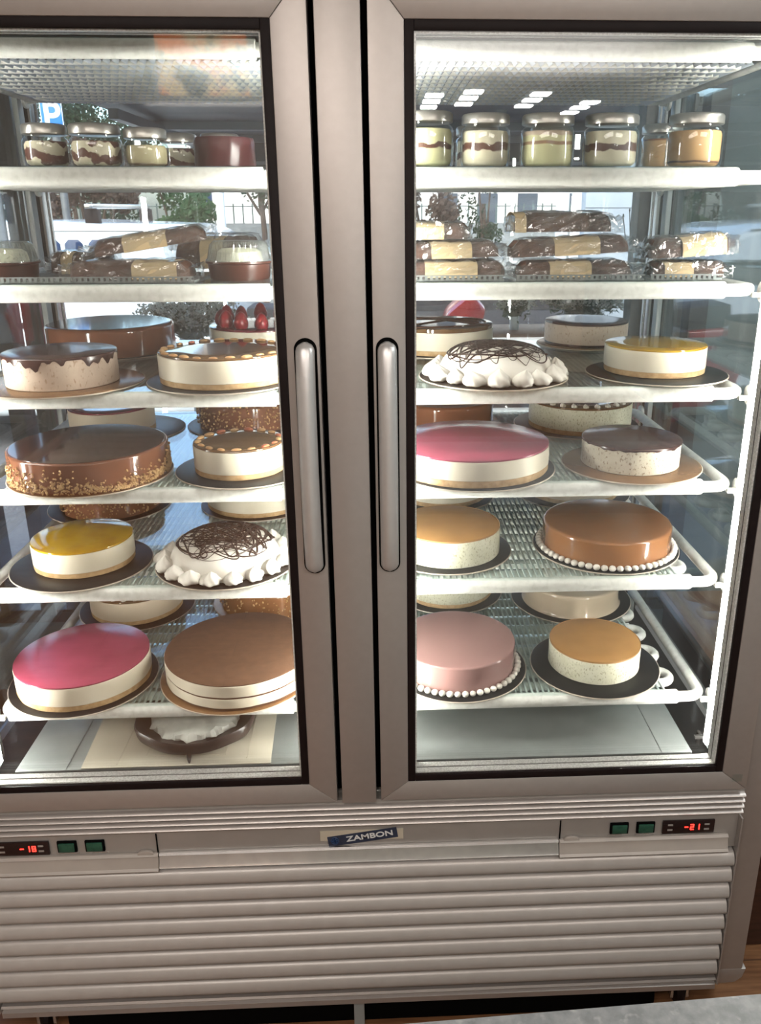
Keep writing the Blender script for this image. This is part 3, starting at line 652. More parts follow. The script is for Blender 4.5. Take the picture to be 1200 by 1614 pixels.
def hazelnuts(t_, R, h, n=26, seed=1):
    rnd = random.Random(seed)
    k = obj('hazelnut', MB().ball((0, 0, 0), 0.0100, 0.0058, 0.0032, 12, 6), 'nut', t_)
    k2 = obj('hazelnut', MB().ball((0, 0, 0), 0.0095, 0.0055, 0.0032, 12, 6), 'red_nut', t_)
    k2['label'] = 'redder skinned hazelnut piece'
    pa, pb = [], []
    for i, (px, py, a) in enumerate(ringpos(R-0.010, n)):
        q = rnd.uniform(-1, 1)*0.4; rr = rnd.uniform(0.975, 1.01)
        (pb if rnd.random() < 0.3 else pa).append(((px*rr, py*rr, h+0.0005), (0, 0, a+pi/2+q), rnd.uniform(0.8, 1.15)))
    copies(k, pa); copies(k2, pb)
def dome(r, R, h):
    u = min(1, r/R); e = 0.0
    return h*(1-u**5.0)**0.62*(0.84)+h*0.16*(1-u*u)
def meringue_cake(x, y, zs, R, h, label, seed, drz=1.0):
    t_ = thing('cake', label, 'cake', (x, y, zs+0.0036), 0)
    prof = [(0.0005, 0), (R, 0)]+[(R*u, dome(R*u, R, h)) for u in (0.995, 0.985, 0.97, 0.95, 0.92, 0.88, 0.83, 0.77, 0.7, 0.6, 0.5, 0.35, 0.2, 0.1)]+[(0.0005, dome(0, R, h))]
    fr = lambda a, r, z: r*(1+0.008*sin(5*a+seed)+0.006*sin(9*a+z*80))
    obj('whipped_dome', MB().lathe(prof, 120, fr=fr), 'white_cream', t_, angle=70)
    # kisses: three shapes, copied round the rim
    rnd = random.Random(seed); n = 18
    for kk in range(3):
        k = obj('meringue_kiss', kiss_mesh(0.0190, 0.031, 0.5+kk*0.3, 5+kk, seed+kk), 'white_cream', t_, angle=80)
        copies(k, [((px*rnd.uniform(.98, 1.02), py*rnd.uniform(.98, 1.02), 0.0012), (rnd.uniform(-.06, .06), rnd.uniform(-.06, .06), rnd.uniform(0, 6)), (rnd.uniform(0.85, 1.12),)*2+(rnd.uniform(0.75, 1.0),))
                   for i, (px, py, a) in enumerate(ringpos(R+0.008, n, 0.1)) if i % 3 == kk])
    # drizzle lines looping over the dome
    mb = MB(); 
    for s in range(int(3*drz)):
        ph = [rnd.uniform(0, 6.28) for _ in range(6)]; pts = []; K = 330; fx = rnd.uniform(5, 8); fy = rnd.uniform(6, 9)
        for i in range(K):
            q = i/K
            px = R*0.88*(0.64*sin(2*pi*q*fx+ph[0])+0.33*sin(2*pi*q*2.3+ph[1])+0.15*sin(2*pi*q*17+ph[4]))
            py = R*0.88*(0.64*cos(2*pi*q*fy+ph[2])+0.33*sin(2*pi*q*1.7+ph[3])+0.15*cos(2*pi*q*15+ph[5]))
            rr = sqrt(px*px+py*py)
            k_ = R*0.985*math.tanh(rr*1.35/(R*0.985))/max(rr, 1e-6); px *= k_; py *= k_; rr *= k_
            pts.append((px, py, dome(rr, R, h)+0.0012))
        mb.tube(pts, [0.0011+0.0006*sin(i*0.13+ph[0]) for i in range(K)], 6)
    for b_ in range(7):
        a = rnd.uniform(0, 6.28); rr = R*rnd.uniform(0.2, 0.85); mb.ball((rr*cos(a), rr*sin(a), dome(rr, R, h)+0.0005), 0.006, 0.005, 0.002, 10, 6)
    obj('chocolate_drizzle', mb, 'choc_matte', t_)
    # loose chocolate flecks on the board between the kisses
    return t_
z3, z4, z5, z6 = ZS[3], ZS[4], ZS[5], ZS[6]

# -- shelf 3 (topmost cakes)
board(-.514, .185, z3, .140, 'board_gold', 'bronze board under the flecked cake at the far left of the top cake row')
mousse_cake(-.514, .185, z3, .095, .055, 'flecked pinkish mousse cake with glossy dark chocolate top, front left of the top cake row', 'pink_speck', 'choc_dark', None, bh=0, drip=0.014, seed=5)
board(-.231, .200, z3, .137, 'board_black', 'black board under the cream cake ringed with hazelnuts, top cake row')
b_ = mousse_cake(-.228, .202, z3, .117, .053, 'cream cake with brown gel top ringed by hazelnuts, left door, top cake row', 'cream', 'caramel_gel', seed=7, topround=0.002)
hazelnuts(b_, .117, .053, 24, 3)
board(-.535, .545, z3, .146, 'board_black', 'black board under the large plain chocolate cake, back left of the top row')
c_ = glazed_cake(-.535, .545, z3, .134, .058, 'large glossy plain chocolate cake at the back left of the top cake row', 'choc_side', 'choc', rr=0.008)
board(-.205, .530, z3, .130, 'board_black', 'board under the cake topped with whole strawberries')
d_ = mousse_cake(-.205, .530, z3, .112, .054, 'cream cake topped with upright strawberries, back of the top cake row', 'cream', 'crimson', seed=9)
sb = obj('strawberry', MB().lathe([(0.0005, 0), (0.011, 0.001), (0.0145, 0.007), (0.015, 0.014), (0.012, 0.024), (0.007, 0.032), (0.0005, 0.036)], 18), 'berry', d_)
copies(sb, [((0.085*cos(a), 0.085*sin(a), 0.0535), None, 1.0+0.08*sin(a*5)) for a in [2*pi*i/12+0.15 for i in range(12)]])
board(.262, .206, z3, .138, 'board_black', 'dark board under the white drizzled meringue cake on the top cake row')
meringue_cake(.266, .206, z3, .108, .058, 'white meringue-edged cake with dark chocolate drizzle, beside the right door handle, top row', 4)
board(.573, .222, z3, .131, 'board_black', 'black round board under the yellow cake at the right end of the top cake row')
mousse_cake(.574, .240, z3, .094, .051, 'white mousse cake with shiny yellow gel top, right end of the top cake row', 'cream', 'yellow', seed=13)
board(.185, .520, z3, .130, 'board_black', 'board under the marbled brown-top cake half hidden behind the meringue cake')
g_ = mousse_cake(.185, .520, z3, .116, .056, 'pale cream cake with marbled caramel top, behind the drizzled meringue cake of the right door', 'cream', 'caramel_gel', seed=15, toph=0.009)
obj('top_ripple', MB().add([], []).tube([(0.10*cos(q/9), 0.06*sin(q/5), 0.0565) for q in range(60)], 0.0022, 6).tube([(0.09*cos(q/6), 0.09*sin(q/11), 0.0562) for q in range(60)], 0.0022, 6), 'choc', g_)
board(.527, .585, z3, .112, 'board_gold', 'bronze board under the flecked chocolate-top cake behind the yellow cake')
mousse_cake(.527, .590, z3, .094, .051, 'brown flecked mousse cake with glossy dark top, back right of the top cake row', 'pink_speck', 'choc_dark', 'choc_dark', bh=.005, seed=17, toph=0.005)

# -- shelf 4
board(-.490, .197, z4, .1475, 'board_gold', 'thin board under the big chocolate cake with nut crumbs')
i_ = glazed_cake(-.490, .197, z4, .141, .056, 'big shiny milk chocolate cake edged with chopped nuts, left door', 'choc_side', 'choc', rr=0.004)
crumbs(i_, .141, 1500, .050, seed=21)
board(-.209, .213, z4, .128, 'board_black', 'black round board under the small hazelnut-edged cake of the fourth shelf down')
j_ = mousse_cake(-.215, .209, z4, .085, .055, 'small cream cake with brown gel top and hazelnut edge, beside the nut-crumbed chocolate cake', 'cream', 'caramel_gel', seed=23, topround=0.002)
hazelnuts(j_, .085, .055, 17, 5)
board(-.520, .520, z4, .130, 'board_black', 'dark board under the dark-red-topped cake behind the nut-crumbed chocolate cake')
mousse_cake(-.545, .515, z4, .091, .056, 'cream cake with dark red top, behind the nut-crumbed chocolate cake', 'beige', 'crimson', seed=25)
board(-.255, .560, z4, .134, 'board_black', 'dark board under the all-over nut-coated chocolate cake')
l_ = glazed_cake(-.255, .560, z4, .108, .058, 'chocolate cake thickly coated with nuts, behind the small hazelnut-edged cake', 'choc_side', 'choc')
crumbs(l_, .109, 700, .058, seed=27, top=True, dense_low=False)
board(.228, .204, z4, .156, 'board_black', 'black board under the large raspberry-topped cake beside the right door handle')
mousse_cake(.224, .206, z4, .147, .051, 'large white cake with flat raspberry pink top beside the right door handle', 'cream', 'pink', seed=29, bh=.013, wob=0.004)
board(.535, .205, z4, .133, 'board_gold', 'gold round board under the flecked cake with dark chocolate top')
mousse_cake(.534, .211, z4, .093, .050, 'flecked cream cake with dark chocolate top on a gold board', 'cream_speck', 'choc_dark', None, bh=0, seed=31, toph=0.004, drip=0.003)
board(.200, .540, z4, .128, 'board_black', 'board under the plain chocolate cake behind the large raspberry cake')
glazed_cake(.200, .540, z4, .110, .056, 'plain brown glazed chocolate cake behind the large raspberry cake', 'choc_side', 'choc_side')
board(.500, .520, z4, .142, 'board_black', 'board under the pale cake dotted with cream drops')
p_ = mousse_cake(.505, .510, z4, .115, .060, 'pale yellow cream cake with ring of white drops on brown top', 'green_speck', 'caramel_gel', seed=33)
kb = obj('cream_drop', kiss_mesh(0.0062, 0.009, 0, 6, 1), 'white_cream', p_); copies(kb, [((px, py, .0595), None, None) for px, py, a in ringpos(.103, 26)])

# -- shelf 5
board(-.538, .214, z5, .133, 'board_black', 'black round board under the yellow cake of the left door')
mousse_cake(-.537, .228, z5, .095, .052, 'white mousse cake with shiny yellow gel top in the left door', 'cream', 'yellow', seed=35)
board(-.256, .214, z5, .138, 'board_black', 'dark speckled board under the drizzled meringue cake of the left door')
meringue_cake(-.258, .214, z5, .109, .060, 'white meringue-edged cake with dense chocolate scribble, beside the yellow cake', 9, 1.7)
board(-.588, .560, z5, .140, 'board_black', 'dark board under the nut-flecked cake behind the yellow cake of the left door')
s_ = glazed_cake(-.583, .556, z5, .112, .055, 'nut-flecked chocolate cake mostly hidden behind the yellow cake of the left door', 'choc_side', 'choc_side')
crumbs(s_, .112, 500, .05, seed=37, dense_low=False)
board(-.240, .560, z5, .135, 'board_black', 'board under the red-topped cake behind the scribbled meringue cake')
mousse_cake(-.240, .560, z5, .120, .052, 'red-topped cream cake behind the scribbled meringue cake', 'cream', 'pink', seed=39)
board(.184, .254, z5, .131, 'board_black', 'black board under the tan-topped flecked cake beside the right door handle')
mousse_cake(.186, .250, z5, .104, .056, 'flecked pale cake with smooth tan top beside the lower end of the right door handle', 'green_speck', 'tan', None, bh=0, seed=41, topround=0.004)
board(.512, .257, z5, .1485, 'board_black', 'dark board under the caramel glazed cake ringed with white beads')
v_ = glazed_cake(.513, .258, z5, .130, .054, 'large caramel brown glazed cake ringed with white beads', 'caramel', None, rr=0.006)
beads(v_, .137, 58)
board(.200, .590, z5, .125, 'board_black', 'board peeking out behind the tan-topped cake of the fifth shelf down')
mousse_cake(.200, .590, z5, .105, .050, 'cream cake almost hidden behind the tan-topped cake of the fifth shelf down', 'cream', 'tan', seed=43)
board(.520, .600, z5, .140, 'board_black', 'dark board peeking out behind the beaded caramel cake')
mousse_cake(.520, .600, z5, .112, .050, 'biscuit-based cake almost hidden behind the beaded caramel cake', 'beige', 'caramel_gel', seed=45)

# -- shelf 6
board(-.564, .208, z6, .146, 'board_black', 'dark board under the raspberry cake at the lower left')
mousse_cake(-.563, .210, z6, .131, .054, 'large white cake with raspberry pink top, lowest shelf at the left', 'cream', 'pink', seed=47, bh=.012, wob=0.005)
board(-.250, .218, z6, .160, 'board_gold', 'golden board under the layered cocoa-dusted cake')
mousse_cake(-.246, .222, z6, .152, .055, 'large layered cream cake with flat cocoa-dusted top, lowest shelf', 'cream', 'cocoa', None, bh=0, seed=49, toph=0.003,
            midline=[(.10, 'cocoa', 'sponge_layer'), (.36, 'cream', 'cream_layer'), (.09, 'cocoa', 'sponge_layer'), (.45, 'cream', 'cream_layer')])
board(-.545, .533, z6, .135, 'board_black', 'dark board under the cream cake behind the lower left raspberry cake')
aa = mousse_cake(-.545, .530, z6, .107, .059, 'cream cake with caramel top and white drops, behind the lower left raspberry cake', 'beige', 'caramel_gel', seed=51)
kb = obj('cream_drop', kiss_mesh(0.0058, 0.008, 0, 6, 1), 'white_cream', aa); copies(kb, [((px, py, .0585), None, None) for px, py, a in ringpos(.096, 24)])
board(-.225, .555, z6, .140, 'board_gold', 'board under the nut-sprinkled cake behind the cocoa-dusted cake')
bb = glazed_cake(-.225, .555, z6, .122, .060, 'brown nut-sprinkled cake behind the cocoa-dusted cake', 'caramel', 'caramel')
crumbs(bb, .122, 420, .058, seed=53, top=True, dense_low=False)
board(.208, .222, z6, .143, 'board_black', 'dark board under the mauve beaded cake')
cc = glazed_cake(.203, .230, z6, .124, .058, 'mauve pink mirror glazed cake ringed with white beads', 'mauve', None, rr=0.004)
beads(cc, .131, 54)
board(.496, .213, z6, .135, 'board_black', 'wide black board under the small tan-topped cake at the lower right')
mousse_cake(.496, .221, z6, .095, .052, 'small flecked cake with tan top on a wide black board, lowest shelf at the right', 'green_speck', 'tan', None, bh=0, seed=55, topround=0.004)
board(.516, .530, z6, .147, 'board_black', 'black board under the sand-coloured cake at the back of the lowest shelf')
ee = glazed_cake(.515, .525, z6, .116, .055, 'sand-coloured mirror glazed cake at the back right of the lowest shelf', 'sand', None, foot=0.004)
board(.215, .585, z6, .136, 'board_black', 'board under the pale green cake behind the mauve beaded cake')
mousse_cake(.215, .585, z6, .112, .055, 'pale greenish cream cake behind the mauve beaded cake', 'green_speck', 'tan', seed=57)

# ------------------------------------------------------------------ jars on shelf 1
def jar_mat(name, c1, c2, bands, edge=0.004, namp=0.010, scale=28):
    """layered dessert: c2 bands at heights (z0, z1) in c1, wavy edges"""
    m, t, out, v = base(name)
    sx = N(t, 'ShaderNodeSeparateXYZ'); t.links.new(v, sx.inputs[0])
    nn = noise(t, v, scale, 3); ad = N(t, 'ShaderNodeMath', operation='MULTIPLY_ADD'); t.links.new(nn, ad.inputs[0]); ad.inputs[1].default_value = namp*2; ad.inputs[2].default_value = -namp
    sm = N(t, 'ShaderNodeMath', operation='ADD'); t.links.new(sx.outputs[2], sm.inputs[0]); t.links.new(ad.outputs[0], sm.inputs[1])
    col = c1
    for (a, b, cc_) in bands:
        r1 = ramp(t, sm.outputs[0], a-0.0008, a+0.0008); r2 = ramp(t, sm.outputs[0], b+0.0008, b-0.0008)
        mu = N(t, 'ShaderNodeMath', operation='MULTIPLY'); t.links.new(r1, mu.inputs[0]); t.links.new(r2, mu.inputs[1])
        col = mixc(t, mu.outputs[0], col, cc_ or c2)
    p = N(t, 'ShaderNodeBsdfPrincipled'); p.inputs['Roughness'].default_value = 0.5
    if isinstance(col, tuple): p.inputs['Base Color'].default_value = (*col, 1)
    else: t.links.new(col, p.inputs['Base Color'])
    t.links.new(p.outputs[0], out.inputs[0]); return m
LEM = (0.72, 0.70, 0.40); CRM = (0.76, 0.70, 0.52); BRN = (0.10, 0.03, 0.015)
JM = {
 'lemon': jar_mat('lemon_dessert', LEM, BRN, [(.030, .038, None), (.060, .09, (0.62, 0.5, 0.3))], namp=0.007, scale=45),
 'cream': jar_mat('cream_dessert', CRM, BRN, [(.027, .038, None), (.061, .09, (0.45, 0.36, 0.22))], namp=0.010, scale=40),
 'layer': jar_mat('crumble_dessert', LEM, BRN, [(.036, .041, (0.30, 0.15, 0.07)), (.050, .09, (0.60, 0.47, 0.36))], namp=0.004),
 'tan': jar_mat('caramel_dessert', (0.55, 0.33, 0.14), BRN, [(.008, .011, None), (.060, .09, (0.30, 0.12, 0.05))], namp=0.003),
 'swirl': jar_mat('swirled_dessert', CRM, (0.12, 0.035, 0.02), [(.012, .026, None), (.038, .047, None)], namp=0.030, scale=26),
 'plain': jar_mat('plain_yellow_dessert', (0.62, 0.55, 0.33), BRN, [(.004, .007, (0.3, 0.2, 0.1))], namp=0.003)}
def jar(x, y, R, h, cont, label):
    t_ = thing('dessert_jar', label, 'jar', (x, y, ZS[1]), 0, None)
    hg = h-0.020
    prof = [(0.0005, 0.0), (R-0.008, 0.0), (R-0.002, 0.003), (R, 0.010), (R, hg-0.010), (R-0.002, hg-0.004), (R-0.006, hg), (R-0.006, h-0.004), (0.0005, h-0.004)]
    g = obj('glass_jar', MB().lathe(prof, 48), 'jar_glass', t_)
    c = obj('dessert_filling', MB().lathe([(0.0005, 0.004), (R-0.010, 0.004), (R-0.005, 0.008), (R-0.0035, 0.014), (R-0.0035, hg-0.012), (R-0.006, hg-0.007), (0.0005, hg-0.006)], 48), JM[cont], t_)
    lid = MB().lathe([(0.0005, h-0.017), (R-0.0035, h-0.017), (R-0.0015, h-0.016), (R-0.0015, h-0.004), (R-0.004, h-0.001), (R-0.008, h), (0.0005, h)], 48)
    obj('jar_lid', lid, 'lid', t_)
    return t_
def J(xl, xr, y, h, c, l): jar((xl+xr)/2, y, (xr-xl)/2, h, c, l)
J(.090, .181, .185, .087, 'lemon', 'lemon cream dessert jar at the left edge of the right door')
J(.193, .276, .185, .084, 'cream', 'dessert jar with dark middle layer, second in the right door')
J(.294, .384, .185, .084, 'layer', 'dessert jar with crumbly pinkish upper layer, third in the right door')
J(.401, .493, .185, .084, 'cream', 'pale layered dessert jar, second from the right end of the jar shelf')
J(.544, .637, .185, .085, 'tan', 'caramel brown dessert jar at the right end of the jar shelf')
J(.570, .650, .420, .090, 'tan', 'dimly seen brown jar standing behind the caramel dessert jar')
J(.205, .290, .420, .086, 'cream', 'jar in the back row behind the gap between first and second right-door jars')
J(.350, .435, .420, .086, 'layer', 'jar in the back row behind the crumbly dessert jar')
J(-.530, -.456, .195, .068, 'swirl', 'brown and white swirled dessert jar at the left end of the jar shelf')
J(-.454, -.369, .195, .068, 'swirl', 'swirled dessert jar with purple-brown blob, second from the left')
J(-.366, -.294, .195, .062, 'plain', 'plain yellow cream dessert jar, third from the left')
J(-.362, -.290, .420, .072, 'swirl', 'small swirled jar behind the plain yellow jar')
J(-.285, -.210, .420, .072, 'swirl', 'swirled jar half hidden behind the maroon wrapped dessert')
mw = thing('wrapped_dessert', 'round dessert wrapped in maroon foil on the jar shelf', 'dessert', (-.212, .26, ZS[1]))
rnd = random.Random(5)
obj('foil_wrap', MB().lathe([(0.0005, 0.002), (0.050, 0.002), (0.052, 0.01), (0.0515, 0.03), (0.052, 0.046), (0.049, 0.052), (0.035, 0.053), (0.0005, 0.0525)], 60, fr=lambda a, r, z: r*(1+0.012*sin(9*a+z*130)+0.012*sin(17*a-z*90))), 'maroon', mw, angle=50)
obj('card_disc', disc(0.062, 0, 0.0018, 60, 0.0005), 'board_rim', mw)

# ------------------------------------------------------------------ wrapped logs and tubs on shelf 2
def film_mesh(lx, ly, lz, seed, amp=0.004, ears=True):
    rnd = random.Random(seed); nx, ny, nz = 16, 7, 5; bm = bmesh.new()
    bmesh.ops.create_grid(bm, x_segments=1, y_segments=1, size=0.5); bm.clear()
    vs = {}; mb = MB(); faces = []
    def vid(i, j, k):
        if (i, j, k) not in vs:
            x, y, z = (i/nx-.5), (j/ny-.5), k/nz
            taper = 1.0
            ex = abs(x)*2
            if ears and ex > 0.74: taper = 1-0.55*min(1, (ex-0.74)/0.16) + (0.35*(ex-0.9)/0.1 if ex > 0.9 else 0)
            px = x*lx+rnd.uniform(-1, 1)*amp; py = y*ly*(1 if ex < .74 else 1.05)+rnd.uniform(-1, 1)*amp; pz = z*lz*taper+(rnd.uniform(-1, 1)*amp if k else 0)
            vs[(i, j, k)] = len(mb.v); mb.v.append((px, py, max(0.0, pz)))
        return vs[(i, j, k)]
    for i in range(nx):
        for j in range(ny):
            faces.append((vid(i, j, nz), vid(i+1, j, nz), vid(i+1, j+1, nz), vid(i, j+1, nz)))
        for k in range(nz):
            faces.append((vid(i, 0, k), vid(i+1, 0, k), vid(i+1, 0, k+1), vid(i, 0, k+1))); faces.append((vid(i, ny, k+1), vid(i+1, ny, k+1), vid(i+1, ny, k), vid(i, ny, k)))
    for j in range(ny):
        for k in range(nz):
            faces.append((vid(0, j, k+1), vid(0, j+1, k+1), vid(0, j+1, k), vid(0, j, k))); faces.append((vid(nx, j, k), vid(nx, j+1, k), vid(nx, j+1, k+1), vid(nx, j, k+1)))
    mb.f = faces; bm.free(); return mb
def log(x, y, z, L, dpt, h, labx, labw, label, rz=0.0, ry=0.0, seed=1, film=1.12):
    t_ = thing('wrapped_cake_log', label, 'cake', (x, y, z), rz, None); t_.rotation_euler = (0, ry, rz)
    rnd = random.Random(seed)
    n = 22; vs = []; pr = 14; fs = []
    for i in range(n+1):
        u = i/n-.5; e = (1-max(0, abs(u)*2-0.9)/0.1*0.35)
        for j in range(pr):
            a = pi*j/(pr-1); w = dpt/2*cos(a)*e; zz = h*(max(0, sin(a))**0.6)*e
            s = 1+rnd.uniform(-.04, .04); vs.append((u*L, w*s, 0.002+zz*s))
    for i in range(n):
        for j in range(pr-1): fs.append((i*pr+j, i*pr+j+1, (i+1)*pr+j+1, (i+1)*pr+j))
        fs.append((i*pr+pr-1, i*pr, (i+1)*pr, (i+1)*pr+pr-1))
    fs += [tuple(range(pr)), tuple(range(n*pr+pr-1, n*pr-1, -1))]
    obj('cake_log', MB().add(vs, fs), 'log', t_, angle=50)
    lb = MB(); q = 10; hh = h+0.0025; dd = dpt/2+0.003
    lv = []
    for xx in (labx-labw/2, labx+labw/2):
        for j in range(q):
            a = pi*j/(q-1); lv.append((xx, -dd*cos(a) if abs(cos(a)) > 1e-6 else 0, 0.001+hh*(max(0, sin(a))**0.35)))
        for j in range(q-1, -1, -1):
            a = pi*j/(q-1); lv.append((xx, -(dd-0.001)*cos(a), 0.001+(hh-0.001)*(max(0, sin(a))**0.35)))
    nq = 2*q; lf = [(j, (j+1) % nq, nq+(j+1) % nq, nq+j) for j in range(nq)]+[tuple(range(nq-1, -1, -1)), tuple(range(nq, 2*nq))]
    obj('paper_label', MB().add(lv, lf), 'label', t_, smooth=False)
    obj('film_wrap', film_mesh(L*film, dpt*1.06, h*1.13, seed+50, 0.0026), 'film', t_, smooth=False)
    return t_
z2 = ZS[2]
for k, (xa, xb, nm) in enumerate(((.075, .265, 'clear tray under the log stack beside the right door handle'), (.285, .505, 'clear tray under the middle log stack of the right door'), (.515, .640, 'clear tray under the rightmost log stack'), (-.58, -.255, 'clear tray under the wrapped logs of the left door'))):
    tr = thing('serving_tray', nm, 'tray', ((xa+xb)/2, .23, z2), 0, 'trays under the wrapped logs')
    w = (xb-xa)/2
    obj('tray_base', MB().box(-w, w, -.105, .10, 0, .003), 'tray', tr, smooth=False)
    ed = MB(); n_ = int(w*2/0.009)
    for i in range(n_): ed.box(-w+i*.009+.001, -w+i*.009+.006, -.107, -.1052, .001, .008)
    obj('perforated_edge', ed.box(-w, w, -.108, -.105, .008, .010), 'tray', tr, smooth=False)
zt2 = z2+.003
log(.178, .19, zt2, .185, .085, .026, -.002, .090, 'lowest wrapped log of the stack beside the right door handle', 0.02, 0, 1)
log(.172, .20, zt2+.031, .175, .085, .026, .003, .070, 'middle wrapped log of the stack beside the right door handle', .08, -.02, 2)
log(.150, .215, zt2+.062, .120, .085, .026, -.010, .060, 'topmost wrapped log of the stack beside the right door handle', -.1, 0, 3)
log(.395, .19, zt2, .195, .085, .025, -.012, .072, 'lowest wrapped log of the middle stack', 0, 0, 4)
log(.387, .205, zt2+.035, .205, .085, .028, .012, .078, 'wrapped log with beige label in the middle of the middle stack', -.06, -.05, 5)
log(.385, .245, zt2+.072, .165, .080, .032, -.085, .020, 'topmost brown wrapped log of the middle stack', .05, 0, 6, 1.2)
log(.590, .175, zt2, .125, .080, .024, -.022, .050, 'lowest wrapped log of the rightmost stack', 0, 0, 7)
log(.594, .185, zt2+.034, .135, .085, .032, .020, .075, 'bright-labelled upper wrapped log at the right end of the shelf', -.05, -.08, 8, 1.15)
log(-.370, .19, zt2, .200, .085, .027, .045, .075, 'wrapped log with beige label in the lower left-door pile', 0, 0, 9)
log(-.495, .315, zt2, .105, .085, .036, -.02, .02, 'dark wrapped log between the left tub and the beige-labelled log', 0.05, 0, 10)
log(-.350, .25, zt2+.046, .190, .080, .026, -.005, .075, 'tilted wrapped log lying on the left-door pile', .10, -.15, 11, 1.2)
log(-.262, .41, zt2+.002, .160, .085, .058, -.004, .045, 'dark bulky wrapped log behind the ribbed tub of the left door', -.10, 0, 12, 1.2)
def tub(x, y, R, label):
    t_ = thing('dessert_tub', label, 'tub', (x, y, z2), 0, 'ribbed dessert tubs')
    obj('tub_base', MB().lathe([(0.0005, 0), (R*.92, 0), (R*.96, 0.004), (R, 0.026), (R+.004, 0.028), (R+.004, 0.031), (0.0005, 0.031)], 64), 'tub', t_)
    obj('ribbed_lid', MB().lathe([(R+.003, 0.0312), (R+.003, 0.0335), (R-.001, 0.035), (R-.006, 0.058), (R-.011, 0.064), (0.0005, 0.065)], 240, fr=lambda a, r, z: r*(1+(0.028*(sin(34*a)) if z > 0.0345 and r > .01 and z < .0635 else 0))), 'tub_lid', t_, angle=70)
    obj('dessert_filling', MB().lathe([(0.0005, 0.0315), (R-.014, 0.0315), (R-.017, 0.046), (R-.024, 0.051), (0.0005, 0.053)], 48, fr=lambda a, r, z: r*(1+.02*sin(7*a))), 'green_speck', t_)
    return t_
tub(-.592, .20, .054, 'clear ribbed dessert tub at the left end of the wrapped log shelf')
tub(-.190, .20, .054, 'clear ribbed dessert tub beside the left door stile')

# ------------------------------------------------------------------ bottom of the cabinet
ps = thing('plastic_sheet', 'cream embossed sheet lying on the cabinet floor at the left', 'sheet', (-.35, .17, -.003))
obj('sheet', MB().prism([(-.185, -.118), (.178, -.118), (.165, .18), (-.20, .18)], 'z', 0, .0016), 'paper', ps, smooth=False)
cr = MB(); 
for (a, b, c, d) in ((-.12, -.118, -.11, .17), (.128, .130, -.10, .17), (-.07, -.0685, -.085, .10), (.085, .0865, -.085, .10), (-.07, .0865, -.0865, -.085)): cr.box(a, b, c, d, .0016, .0026)
obj('embossed_line', cr, 'paper', ps, smooth=False)
rg = thing('plastic_ring', 'dark brown plastic ring stand on the cabinet floor with crumpled white film inside', 'ring stand', (-.335, .175, -.0012))
R_ = .118
rp = [(R_*.72, .020), (R_*.98, .018), (R_, .024), (R_*1.02, .040), (R_*1.0, .044), (R_*.90, .034), (R_*.74, .030)]
mbr = MB(); nn_ = 96; vs = []; fs = []
for (r, z) in rp:
    for j in range(nn_):
        a = 2*pi*j/nn_; lobe = 1+.05*max(0, sin(3*a+pi))**4
        vs.append((r*lobe*cos(a), r*lobe*sin(a), z))
K_ = len(rp)
for i in range(K_):
    for j in range(nn_): fs.append((i*nn_+j, i*nn_+(j+1) % nn_, ((i+1) % K_)*nn_+(j+1) % nn_, ((i+1) % K_)*nn_+j))
obj('ring_body', mbr.add(vs, fs), 'brown_ring', rg)
for a in (-pi/2+.05, pi/6, 5*pi/6): obj('ring_foot', MB().tube([(R_*.96*cos(a), R_*.96*sin(a), .022), (R_*1.0*cos(a), R_*1.0*sin(a), .010), (R_*1.0*cos(a), R_*1.0*sin(a), .0015)], [.006, .004, .002], 8), 'brown_ring', rg)
obj('crumpled_film', MB().lathe([(0.0005, .022), (.088, .024), (.092, .032), (.085, .042), (.06, .047), (.03, .05), (.0005, .052)], 64, fr=lambda a, r, z: r*(1+.05*sin(11*a+z*200)+.03*sin(23*a)), fz=lambda a, r, z: z+.003*sin(9*a+r*120)), 'frost_white', rg, angle=30)
rg_ = rg

# ------------------------------------------------------------------ right of the freezer, foreground
bn = thing('wood_plinth', 'dark brown wooden plinth right of the freezer', 'plinth', (1.45, .52, FZ))
obj('plinth_body', MB().box(-.57, .57, -.34, .34, 0, .58), 'wood_dark', bn, bevel=.004)
obj('plinth_top', MB().box(-.58, .58, -.35, .35, .58, .605), 'wood', bn, bevel=.004)
ct = thing('stone_counter', 'grey speckled stone counter top in the lower right foreground', 'counter', (.55, -1.0085, FZ), radians(2.49))
obj('counter_slab', MB().box(-.75, .75, -.30, .308, .915, .945), 'granite', ct, bevel=.004)
obj('counter_body', MB().box(-.72, .72, -.27, .26, 0, .915), 'wall', ct, bevel=.004)

